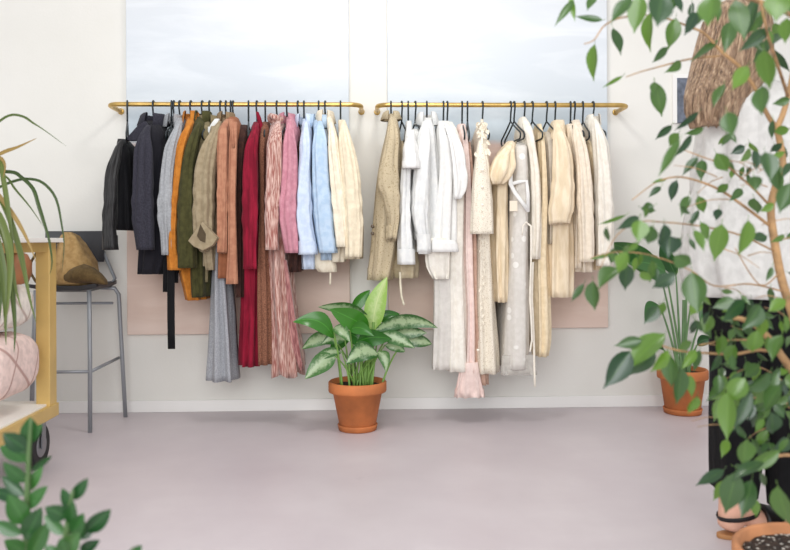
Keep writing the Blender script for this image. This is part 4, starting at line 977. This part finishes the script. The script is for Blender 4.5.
def linesmat(name, c, c2):
    mt = fabric(name, c, wrinkle=0.3, wsc=8); nt = mt.node_tree; b = nt.nodes['Principled BSDF']; src = b.inputs['Base Color'].links[0].from_socket
    tc = N(nt, 'ShaderNodeTexCoord'); out = src
    for (rot, sc_) in ((0.5, 1.9), (-0.9, 1.5)):
        mp = N(nt, 'ShaderNodeMapping'); mp.inputs['Rotation'].default_value = (rot, 0, 0.1); nt.links.new(tc.outputs['Object'], mp.inputs[0])
        wv = N(nt, 'ShaderNodeTexWave', Scale=sc_, Distortion=0.5, bands_direction='Y'); wv.inputs['Detail Scale'].default_value = 0.7; nt.links.new(mp.outputs[0], wv.inputs['Vector'])
        r = ramp(nt, [(0.985, (0, 0, 0, 1)), (0.997, (1, 1, 1, 1))]); nt.links.new(wv.outputs['Fac'], r.inputs[0])
        mx = N(nt, 'ShaderNodeMix', data_type='RGBA'); nt.links.new(r.outputs[0], mx.inputs[0]); nt.links.new(out, mx.inputs[6]); mx.inputs[7].default_value = lin(c2); out = mx.outputs[2]
    nt.links.new(out, b.inputs['Base Color']); return mt
m_pc = linesmat('pink_print_cotton', (234, 210, 202), (184, 150, 142)); m_wc = linesmat('white_print_cotton', (236, 228, 218), (188, 170, 160))
cushion('cushion', 'pink cushion printed with thin crossing lines, lying on the white shelf of the cart', 'cushion', [(340, 38), (380, 41.5), (411, 38)], 2.72, 0.38, m_pc)
cushion('cushion', 'off-white cushion piled on top of the pink cushion on the cart', 'cushion', [(286, 30), (310, 36), (337, 33)], 2.74, 0.34, m_wc)
M_TANL = plain('brown_leather', (142, 92, 56), 0.5, vary=0.15, scale=12)
bl = MB(); ct_ = W(14, 268, 2.9); 
bl.loft([[ct_+Vector((0.062*r_*math.cos(2*PI*k/24), 0.062*r_*math.sin(2*PI*k/24), z_)) for k in range(24)] for r_, z_ in ((0.4, -0.062), (0.8, -0.055), (1, -0.02), (0.98, 0.02), (0.75, 0.05), (0.3, 0.062))])
tag(bl.build('leather_pouch', M_TANL), 'small rounded brown pouch on top of the off-white cushion', 'pouch')

# plant standing on the cart, drooping leaves
M_STRAP = leafmat('strap_leaf', (52, 72, 34), (98, 112, 56), rough=0.4, trans=0.25)
M_DRY = leafmat('dry_strap_leaf', (134, 112, 62), (160, 134, 84), rough=0.6, trans=0.25)
DY = 2.62
dp = W(-70, 230, DY)
DR = thing('potted_plant', (dp.x, DY, ZT), 'drooping plant with long narrow arching leaves on the gold cart', 'potted plant')
mb = MB().lathe((dp.x, DY, ZT), [(0.06, 0), (0.064, 0.003), (0.085, 0.13), (0.09, 0.135), (0.09, 0.15), (0.082, 0.15), (0.078, 0.13)], 40); mb.build('pot', M_TERRA2, DR)
MB().lathe((dp.x, DY, ZT+0.128), [(0.079, 0), (0.05, 0.004), (0.002, 0.006)], 32).build('soil', M_SOIL, DR)
gl = MB(); gd = MB()
def strap(pts, w, d0, d1, dry=False):
    P = [W(-72, 215, DY)] + [W(x, y, d0+(d1-d0)*i/(len(pts)-1)) for i, (x, y) in enumerate(pts)]
    P[0].z = ZT+0.13
    q = []
    for i in range(len(P)-1):
        a_ = P[max(i-1, 0)]; b_ = P[i]; c_ = P[i+1]; e_ = P[min(i+2, len(P)-1)]
        for k in range(4):
            t = k/4; q.append(0.5*((2*b_)+(c_-a_)*t+(2*a_-5*b_+4*c_-e_)*t*t+(-a_+3*b_-3*c_+e_)*t**3))
    q.append(P[-1])
    g = gd if dry else gl; b = len(g.v); L = len(q)
    for i, p in enumerate(q):
        t_ = (q[min(i+1, L-1)]-q[max(i-1, 0)]).normalized(); v_ = (p-CAM).normalized(); s = t_.cross(v_).normalized()
        s = (s+Vector((0, 0.35, 0))).normalized()
        f_ = i/(L-1); ww = w*0.62*d0/FPX/2*min(1, f_*4+0.3)*min(1, (1-f_)*2.5+0.06)
        nn = s.cross(t_)
        for k, (u_, h_) in enumerate(((-1, .25), (-.5, .08), (0, 0), (.5, .08), (1, .25))):
            g.v.append(p+s*ww*u_-nn*ww*h_); g.uv[b+i*5+k] = (k/4, f_)
    for i in range(L-1):
        for k in range(4): g.f.append((b+i*5+k, b+i*5+k+1, b+(i+1)*5+k+1, b+(i+1)*5+k))
strap([(-20, 140), (0, 121), (12, 115), (24, 117), (33, 123), (44, 130), (66, 146)], 4, 2.6, 2.5)
strap([(-30, 172), (0, 154), (18, 147), (37, 138)], 6, 2.6, 2.5, True)
strap([(-25, 200), (0, 187), (15, 181), (28, 179), (43, 183), (56, 199), (62, 227), (64, 245), (62, 272)], 4.5, 2.6, 2.5)
strap([(-20, 165), (5, 176), (15, 189), (30, 207), (43, 226)], 3.5, 2.6, 2.5)
strap([(-25, 175), (10, 172), (22, 178), (33, 189), (38, 204), (43, 220), (49, 240), (52, 262), (50, 274)], 6, 2.6, 2.4)
strap([(-30, 160), (-2, 160), (3, 178), (8, 210), (12, 240), (14, 275)], 8, 2.5, 2.4)
strap([(-30, 190), (-4, 195), (8, 215), (18, 245), (24, 270), (30, 300), (36, 322)], 9, 2.5, 2.35)
strap([(-40, 200), (-10, 205), (4, 232), (10, 265), (13, 300), (15, 330), (14, 352)], 10, 2.5, 2.35)
strap([(-40, 200), (-14, 215), (-4, 240), (3, 275), (5, 310), (6, 345)], 13, 2.4, 2.3)
strap([(-40, 190), (-6, 210), (6, 235), (10, 262), (8, 300), (4, 328)], 11, 2.45, 2.3)
strap([(-40, 195), (-10, 190), (6, 205), (20, 226), (30, 246), (36, 262)], 7, 2.5, 2.4, True)
strap([(-40, 210), (-12, 230), (-2, 262), (0, 300), (-2, 330)], 12, 2.4, 2.3)
strap([(-40, 190), (-15, 200), (8, 250), (16, 290), (22, 310)], 7, 2.45, 2.35)
strap([(-40, 190), (-12, 160), (0, 158), (5, 166), (3, 178)], 6, 2.5, 2.45, True)
strap([(-60, 150), (-90, 140), (-130, 170), (-160, 230)], 8, 2.6, 2.6); strap([(-70, 140), (-75, 110), (-60, 90), (-35, 95)], 8, 2.6, 2.5)
gl.build('leaves', M_STRAP, DR); gd.build('dry_leaves', M_DRY, DR)

# ------------------------------------------------------------------ bar stool and bag
M_BLK = plain('black_seat', (46, 46, 50), 0.45); M_CHR = plain('brushed_steel', (150, 153, 158), 0.38, metal=0.35)
SF = 3.70; SB = 4.02
fr = W(90, 428, SF); br_ = W(125.5, 413, SB); fr.z = br_.z = 0
zs_ = W(80, 285, 3.8).z
cx = W(73, 285, 3.86).x
ST = thing('bar_stool', (cx, 3.86, 0), 'tall black bar stool with grey steel legs standing beside the cart', 'bar stool')
sw = fr.x+0.012-cx
s_ = MB(); rings = []
for k in range(9):
    y = SF+0.02+(SB-SF-0.02)*k/8; dz = 0.012*math.sin(PI*k/8); hw_ = sw+0.012
    rings.append([Vector((cx-hw_, y, zs_-dz+0.012)), Vector((cx-hw_*0.5, y, zs_-dz*1.4)), Vector((cx+hw_*0.5, y, zs_-dz*1.4)), Vector((cx+hw_, y, zs_-dz+0.012)),
                  Vector((cx+hw_, y, zs_-dz-0.006)), Vector((cx+hw_*0.5, y, zs_-dz*1.4-0.02)), Vector((cx-hw_*0.5, y, zs_-dz*1.4-0.02)), Vector((cx-hw_, y, zs_-dz-0.006))])
s_.loft(rings).build('seat', M_BLK, ST)
bt = W(75, 231, SB).z; bb = W(75, 262, SB).z; xl_ = W(45, 245, SB).x; xr_ = W(104, 245, SB).x
b_ = MB(); rings = []
for k in range(11):
    u = -1+2*k/10; x = (xl_+xr_)/2+(xr_-xl_)/2*u; y = SB+0.03-0.03*u*u
    rings.append([Vector((x, y-0.006, bb)), Vector((x, y+0.006, bb)), Vector((x, y+0.014, bt)), Vector((x, y+0.002, bt))])
b_.loft(rings).build('backrest', M_BLK, ST, bevel=0.003)
LR = 0.0105
for sx in (1, -1):
    def mx_(p): return Vector((cx+(p.x-cx)*sx, p.y, p.z))
    topf = Vector((fr.x-0.012, SF+0.03, zs_-0.02))
    MB().tube([mx_(topf), mx_(Vector((fr.x-0.004, SF+0.015, zs_*0.5))), mx_(fr)], LR, 12).build('leg', M_CHR, ST)
    MB().tube([mx_(Vector((cx+sw-0.05, SB-0.06, zs_-0.022))), mx_(Vector((cx+sw+0.015, SB-0.04, zs_-0.028))), mx_(Vector((cx+sw+0.032, SB-0.03, zs_-0.06))), mx_(Vector((cx+sw+0.032, SB-0.03, zs_-0.06)).lerp(br_, 0.5)), mx_(br_)], LR, 12).build('leg', M_CHR, ST)
    MB().tube([mx_(Vector((cx+sw-0.01, SB-0.05, zs_-0.02))), mx_(Vector((cx+sw+0.004, SB, zs_+0.02))), mx_(Vector((xr_-0.012, SB+0.012, bb+0.06)))], 0.009, 10).build('back_post', M_CHR, ST)
zf = W(90, 372, SF).z
f_ = MB(); L_ = 2*cx-fr.x
f_.tube([Vector((L_, SF+0.01, zf)), Vector((fr.x, SF+0.01, zf))], 0.008, 10); f_.tube([Vector((fr.x, SF+0.01, zf)), Vector((br_.x-0.03, SB-0.01, zf+0.02))], 0.008, 10); f_.tube([Vector((L_, SF+0.01, zf)), Vector((2*cx-br_.x+0.03, SB-0.01, zf+0.02))], 0.008, 10)
f_.build('footrest', M_CHR, ST)
zb2 = W(70, 303, SB).z
MB().tube([Vector((2*cx-br_.x+0.05, SB-0.02, zb2)), Vector((br_.x-0.055, SB-0.02, zb2))], 0.007, 10).build('back_stretcher', M_CHR, ST)

m_bag = F('khaki_canvas', (178, 146, 98), (160, 128, 82), wrinkle=0.7, wsc=9)
m_bagd = F('dark_canvas', (104, 84, 52), (90, 72, 44), wrinkle=0.6)
GY = 3.84
BG = thing('canvas_bag', (cx, GY, zs_), 'slouching khaki canvas bag lying on the bar stool seat', 'bag')
rings = []
for (y, a0, a1, hd) in ((232, 65, 69, .02), (236, 61, 75, .045), (243, 57, 80, .065), (252, 54, 85, .085), (262, 51, 89, .105), (272, 50, 92, .12), (279, 49, 94, .125), (283, 50, 94, .12), (285.5, 54, 90, .10)):
    A = W(a0, y, GY-hd*0.6); B = W(a1, y, GY-hd*0.6); xc = (A.x+B.x)/2; hw_ = (B.x-A.x)/2
    rings.append([Vector((xc+hw_*spw(math.cos(q), .8), GY+hd*spw(math.sin(q), .8), A.z))+Vector((math.cos(q), math.sin(q), 0))*(0.012*noise.noise(Vector((math.cos(q)*2.2, math.sin(q)*2.2, y*0.09)))+0.005*math.sin(5*q+y*.15)) for q in [2*PI*k/36 for k in range(36)]])
MB().loft(rings).build('body', m_bag, BG)
fl = MB(); rings = []
for (x, y0_, y1_, hd) in ((66, 272, 283, .03), (74, 267, 283.5, .05), (84, 264, 283.5, .06), (92, 267, 283.5, .06), (100, 273, 284, .05), (105, 278.5, 285, .035), (107, 281.5, 284.5, .015)):
    Y_ = GY-0.10; T_ = W(x, y0_, Y_); Bq = W(x, y1_, Y_); zc = (T_.z+Bq.z)/2; hz = (T_.z-Bq.z)/2
    rings.append([Vector((T_.x, Y_+hd*math.cos(q), zc+hz*math.sin(q)+0.004*noise.noise(Vector((x*.2, q, 1))))) for q in [2*PI*k/20 for k in range(20)]])
fl.loft(rings).build('flap', m_bagd, BG)
MB().tube([W(x, y, GY-0.05) for x, y in ((60, 242), (48, 244), (37, 252), (31, 262), (30, 272), (36, 282), (48, 284))], 0.013, 8, flat=0.35).build('strap', m_bagd, BG)

# ------------------------------------------------------------------ person
M_SKIN = plain('skin', (222, 172, 148), 0.55, vary=0.04); m_shirt = F('white_shirt_linen', (208, 206, 202), (198, 196, 192), wrinkle=0.7, wsc=6); m_trs = F('black_trousers_wool', (15, 15, 18), (11, 11, 13), sheen=0.0)
PYB = 2.26
J = {}
def jn(n_, px, py, Y, r): J[n_] = (W(px, py, Y), r)
jn('pelvis', 765, 285, PYB, .115); jn('waist', 762, 225, PYB, .105); jn('chest', 757, 150, PYB, .115); jn('upper', 752, 108, PYB, .085); jn('neck', 746, 86, PYB, .05); jn('jaw', 744, 62, PYB+.01, .066); jn('head', 738, 40, PYB+.01, .085); jn('crown', 735, 22, PYB+.005, .07)
jn('nose', 756, 47, PYB+.075, .014); jn('nosetip', 760, 50, PYB+.088, .009)
jn('shl', 718, 112, PYB+.11, .05); jn('ell', 706, 190, PYB+.15, .038); jn('wrl', 742, 232, PYB+.26, .026); jn('pal', 757, 232, PYB+.30, .026)
jn('shr', 792, 112, PYB-.08, .05); jn('elr', 812, 192, PYB-.03, .038); jn('wrr', 800, 232, PYB+.16, .026); jn('par', 790, 232, PYB+.22, .026)
jn('hpl', 742, 305, PYB+.04, .085); jn('knl', 735, 405, PYB+.04, .055); jn('anl', 733, 506, PYB+.05, .034); jn('hel', 728, 530, PYB+.045, .042); jn('bal', 775, 536, PYB+.045, .038); jn('tol', 800, 537, PYB+.05, .024)
jn('hpr', 787, 305, PYB-.06, .085); jn('knr', 793, 408, PYB-.07, .055); jn('anr', 800, 520, PYB-.07, .034); jn('her', 796, 550, PYB-.08, .042); jn('bar', 826, 552, PYB-.02, .038); jn('tor', 844, 553, PYB+.03, .024)
E = [('pelvis','waist'),('waist','chest'),('chest','upper'),('upper','neck'),('neck','jaw'),('jaw','head'),('head','crown'),('head','nose'),('nose','nosetip'),('upper','shl'),('shl','ell'),('ell','wrl'),('wrl','pal'),('upper','shr'),('shr','elr'),('elr','wrr'),('wrr','par'),
     ('pelvis','hpl'),('hpl','knl'),('knl','anl'),('anl','hel'),('anl','bal'),('bal','tol'),('pelvis','hpr'),('hpr','knr'),('knr','anr'),('anr','her'),('anr','bar'),('bar','tor')]
for sd, dx in (('l', 1), ('r', -1)):
    P, _ = J['pa'+sd]
    for i in range(5):
        a_ = P+Vector((dx*0.018, 0.016, 0.028-0.014*i)); ln = (0.05, 0.062, 0.066, 0.06, 0.048)[i]
        if i == 0: a_ = P+Vector((0, -0.01, 0.03)); q1 = a_+Vector((dx*0.02, 0.015, 0.02)); q2 = q1+Vector((dx*0.022, 0.016, 0.006))
        else: q1 = a_+Vector((dx*ln*0.45, ln*0.35, 0)); q2 = q1+Vector((dx*ln*0.25, ln*0.3, -ln*0.22))
        for nm, p, r in (('a', a_, .0095), ('b', q1, .0088), ('c', q2, .0075)): J['f%s%d%s' % (sd, i, nm)] = (p, r)
        E += [('pa'+sd, 'f%s%da' % (sd, i)), ('f%s%da' % (sd, i), 'f%s%db' % (sd, i)), ('f%s%db' % (sd, i), 'f%s%dc' % (sd, i))]
# ground the feet
for k in ('hel', 'bal', 'tol', 'her', 'bar', 'tor'): J[k][0].z = J[k][1]*0.25+0.008
names = list(J); idx = {n_: i for i, n_ in enumerate(names)}
pc = J['pelvis'][0]
PER = thing('person', (pc.x, pc.y, 0), 'person with long brown hair seen from behind, in white shirt and black trousers', 'person')
me = bpy.data.meshes.new('skeleton'); off = root_loc(PER)
me.from_pydata([tuple(J[n_][0]-off) for n_ in names], [(idx[a_], idx[b_]) for a_, b_ in E], []); me.update()
tmp = bpy.data.objects.new('skeleton', me); COL.objects.link(tmp)
sk = tmp.modifiers.new('skin', 'SKIN'); sk.use_smooth_shade = True
for i, n_ in enumerate(names):
    v = me.skin_vertices[0].data[i]; v.radius = (J[n_][1], J[n_][1]); v.use_root = (n_ == 'pelvis')
sb = tmp.modifiers.new('sub', 'SUBSURF'); sb.levels = 2; sb.render_levels = 2
dg = bpy.context.evaluated_depsgraph_get(); ev = tmp.evaluated_get(dg)
bm2 = bpy.data.meshes.new_from_object(ev); bpy.data.objects.remove(tmp)
bm2.name = 'body'; bm2.materials.clear(); bm2.materials.append(M_SKIN)
for p in bm2.polygons: p.use_smooth = True
BODY = bpy.data.objects.new('body', bm2); COL.objects.link(BODY); BODY.parent = PER

def cloth(name, rows, m, n=56, fold=0.008, nf=7, seed=0.0, step=6, wob=0.012):
    """rows: py, xl, xr, Y, half depth"""
    rings = []; ys = levels(rows[0][0], rows[-1][0], step)
    for y in ys:
        xl, xr, Y, hd = interp(rows, y); a_ = W(xl, y, Y); b_ = W(xr, y, Y); t = (y-ys[0])/(ys[-1]-ys[0]); ring = []
        for k in range(n):
            an = 2*PI*k/n; d = fold*(.25+.75*t)*(math.sin(nf*an+seed+t)+.5*math.sin((nf+4)*an-2*t+seed))+wob*noise.noise(Vector((math.cos(an)*2+seed, math.sin(an)*2, y*0.02)))
            ring.append(Vector(((a_.x+b_.x)/2+((b_.x-a_.x)/2+d)*spw(math.cos(an), .85), Y+(hd+d)*spw(math.sin(an), .85), a_.z)))
        rings.append(ring)
    return rings
sr = cloth('shirt', [(82, 736, 768, PYB, .065), (90, 724, 788, PYB, .09), (98, 714, 798, PYB, .12), (112, 707, 803, PYB, .145), (135, 705, 806, PYB, .15), (170, 702, 810, PYB, .155), (220, 692, 813, PYB, .16), (265, 689, 815, PYB, .165), (296, 694, 815, PYB, .165)], m_shirt, fold=0.018, nf=8)
SH = MB().loft(hem(sr), cap0=False, cap1=False).build('shirt', m_shirt, PER)
def armtube(keys, r, m, name):
    P = [J[k][0] for k in keys]; q = []
    for i in range(len(P)-1):
        for k in range(6): q.append(P[i].lerp(P[i+1], k/6))
    q.append(P[-1])
    MB().tube(q, [r*(1-0.3*i/len(q))*(1+0.06*math.sin(i*1.9)) for i in range(len(q))], 20).build(name, m, SH)
armtube(('shl', 'ell', 'wrl'), 0.062, m_shirt, 'sleeve'); armtube(('shr', 'elr', 'wrr'), 0.062, m_shirt, 'sleeve')
mb = MB()
hp = cloth('hips', [(255, 716, 806, PYB, .125), (276, 711, 812, PYB, .13), (290, 711, 814, PYB, .14), (310, 711, 815, PYB, .145), (330, 713, 814, PYB, .13)], m_trs, fold=0.003)
mb.loft(hp)
mb.loft(hem(cloth('legl', [(300, 712, 768, PYB+.03, .11), (350, 715, 766, PYB+.035, .11), (400, 716, 760, PYB+.04, .105), (430, 716, 758, PYB+.045, .10), (470, 716, 755, PYB+.06, .095), (490, 717, 752, PYB+.07, .09)], m_trs, fold=0.004, nf=5, seed=1, wob=0.004)))
mb.loft(hem(cloth('legr', [(300, 760, 816, PYB-.05, .11), (350, 762, 818, PYB-.055, .11), (400, 766, 819, PYB-.06, .105), (430, 769, 819, PYB-.065, .10), (470, 772, 820, PYB-.07, .095), (511, 775, 820, PYB-.07, .09)], m_trs, fold=0.004, nf=5, seed=2, wob=0.004)))
mb.build('trousers', m_trs, PER)
# hair
def hairmat():
    mt, nt, b = mat('ash_brown_hair')
    tc = N(nt, 'ShaderNodeTexCoord'); mp = N(nt, 'ShaderNodeMapping'); mp.inputs['Scale'].default_value = (1, 1, 0.04); nt.links.new(tc.outputs['Object'], mp.inputs[0])
    n = N(nt, 'ShaderNodeTexNoise', Scale=110.0, Detail=4.0, Roughness=0.7); nt.links.new(mp.outputs[0], n.inputs['Vector'])
    r = ramp(nt, [(0.32, lin((84, 66, 52))), (0.5, lin((154, 124, 98))), (0.68, lin((204, 176, 146)))]); nt.links.new(n.outputs['Fac'], r.inputs[0]); nt.links.new(r.outputs[0], b.inputs['Base Color'])
    b.inputs['Roughness'].default_value = 0.42; bp = N(nt, 'ShaderNodeBump', Strength=0.9, Distance=0.01); nt.links.new(n.outputs['Fac'], bp.inputs['Height']); nt.links.new(bp.outputs[0], b.inputs['Normal'])
    return mt
m_hair = hairmat()
HR = [(1, 724, 742, PYB, .03), (5, 716, 754, PYB, .07), (14, 709, 762, PYB, .095), (33, 702, 768, PYB, .105), (55, 696, 768, PYB-.005, .105), (72, 692, 766, PYB-.02, .095), (84, 689, 760, PYB-.05, .075), (96, 686, 752, PYB-.075, .06), (112, 686, 744, PYB-.09, .05), (122, 690, 738, PYB-.095, .04)]
rings = []
for y in levels(1, 122, 3):
    xl, xr, Y, hd = interp(HR, y); a_ = W(xl, y, Y); b_ = W(xr, y, Y); ring = []; t = y/122
    for k in range(140):
        an = 2*PI*k/140; d = 0.0016*t*(math.sin(31*an+y*.02)+math.sin(47*an+1-y*.03)+math.sin(13*an+y*.025))
        ring.append(Vector(((a_.x+b_.x)/2+((b_.x-a_.x)/2+d)*math.cos(an), Y+(hd+d)*math.sin(an), a_.z-(0.02*t**5*math.sin(17*an)*math.sin(5*an+1)))))
    rings.append(ring)
HAIR = MB().loft(rings).build('hair', m_hair, PER)
mb = MB(); rh = random.Random(5)
for i in range(150):
    an = rh.uniform(PI*0.95, PI*2.05); pts = []; j = rh.uniform(-1, 1); e = rh.uniform(100, 125)
    for y in levels(rh.uniform(12, 40), e, 9):
        xl, xr, Y, hd = interp(HR, y); a_ = W(xl, y, Y); b_ = W(xr, y, Y); an2 = an+0.018*math.sin(y*.05+j*4)
        pts.append(Vector(((a_.x+b_.x)/2+((b_.x-a_.x)/2+.003)*math.cos(an2), Y+(hd+.003)*math.sin(an2), a_.z)))
    mb.tube(pts, [0.0024*(1-0.6*k/(len(pts)-1)) for k in range(len(pts))], 5)
mb.build('loose_strands', m_hair, HAIR)
# sandals
M_SOLE = plain('tan_sole', (170, 120, 74), 0.6); M_STR = plain('black_strap', (20, 18, 20), 0.5)
for s in ('l', 'r'):
    A = J['he'+s][0].copy(); B = J['to'+s][0].copy(); A.z = B.z = 0; ax = (B-A).normalized(); sd = Vector((-ax.y, ax.x, 0)); Lf = (B-A).length
    out = []
    for k in range(28):
        q = 2*PI*k/28; u = Lf/2+(Lf/2+0.035)*math.cos(q); w_ = (0.036+0.010*(u/Lf))*spw(math.sin(q), .75)
        out.append(A+ax*u+sd*w_)
    SD = MB().loft([[p+Vector((0, 0, z_)) for p in out] for z_ in (0, 0.014)]).build('sandal', M_SOLE, PER, smooth=False, bevel=0.003)
    an_ = J['an'+s][0]
    def loopst(c_, ra, rb_, w_, tilt=0.0):
        pts = [c_+ax*(ra*math.cos(q))+sd*(rb_*math.sin(q))+Vector((0, 0, tilt*math.cos(q))) for q in [2*PI*k/24 for k in range(25)]]
        return MB().tube(pts, w_, 8, flat=0.3, flatdir=ax)
    hh = J['he'+s][0]
    loopst(Vector((hh.x, hh.y, 0.070))+ax*0.032, 0.062, 0.046, 0.008, 0.010).build('ankle_strap', M_STR, SD)
    mid = A.lerp(B, 0.62); rings = []
    for k in range(7):
        u = -0.035+0.07*k/6; h_ = 0.062-0.25*u
        rings.append([mid+ax*u+sd*(0.052*math.cos(q))+Vector((0, 0, 0.012+(h_+0.018)*math.sin(q))) for q in [PI*j/12 for j in range(13)]]+[mid+ax*u+sd*(0.041*math.cos(q))+Vector((0, 0, 0.012+(h_-0.004)*math.sin(q))) for q in [PI*j/12 for j in reversed(range(13))]])
    MB().loft(rings).build('wide_strap', M_STR, SD)

# ------------------------------------------------------------------ light
wd = bpy.data.worlds.new('shop_daylight'); sc.world = wd; wd.use_nodes = True
wd.node_tree.nodes['Background'].inputs[0].default_value = lin((246, 246, 248)); wd.node_tree.nodes['Background'].inputs[1].default_value = WORLD
def area(name, loc, aim, sx, sy, power, colr=(1, 1, 1)):
    l = bpy.data.lights.new(name, 'AREA'); l.shape = 'RECTANGLE'; l.size = sx; l.size_y = sy; l.energy = power; l.color = colr
    o = bpy.data.objects.new(name, l); COL.objects.link(o); o.location = loc
    o.rotation_euler = (Vector(aim)-Vector(loc)).to_track_quat('-Z', 'Y').to_euler()
    return o
area('ceiling_lamp', (0.15, 2.75, 2.85), (0.15, 3.1, 0.5), 0.45, 0.45, LAMP, (1, 0.975, 0.94))
area('shop_window', (-0.5, -1.3, 1.9), (0.1, 4.1, 0.7), 4.2, 2.2, WIN, (0.97, 0.985, 1))
vs = sc.view_settings; vs.view_transform = 'Standard'; vs.look = 'None'; vs.gamma = 1.0; vs.use_curve_mapping = False; vs.exposure = 0.07
sc.cycles.use_denoising = True
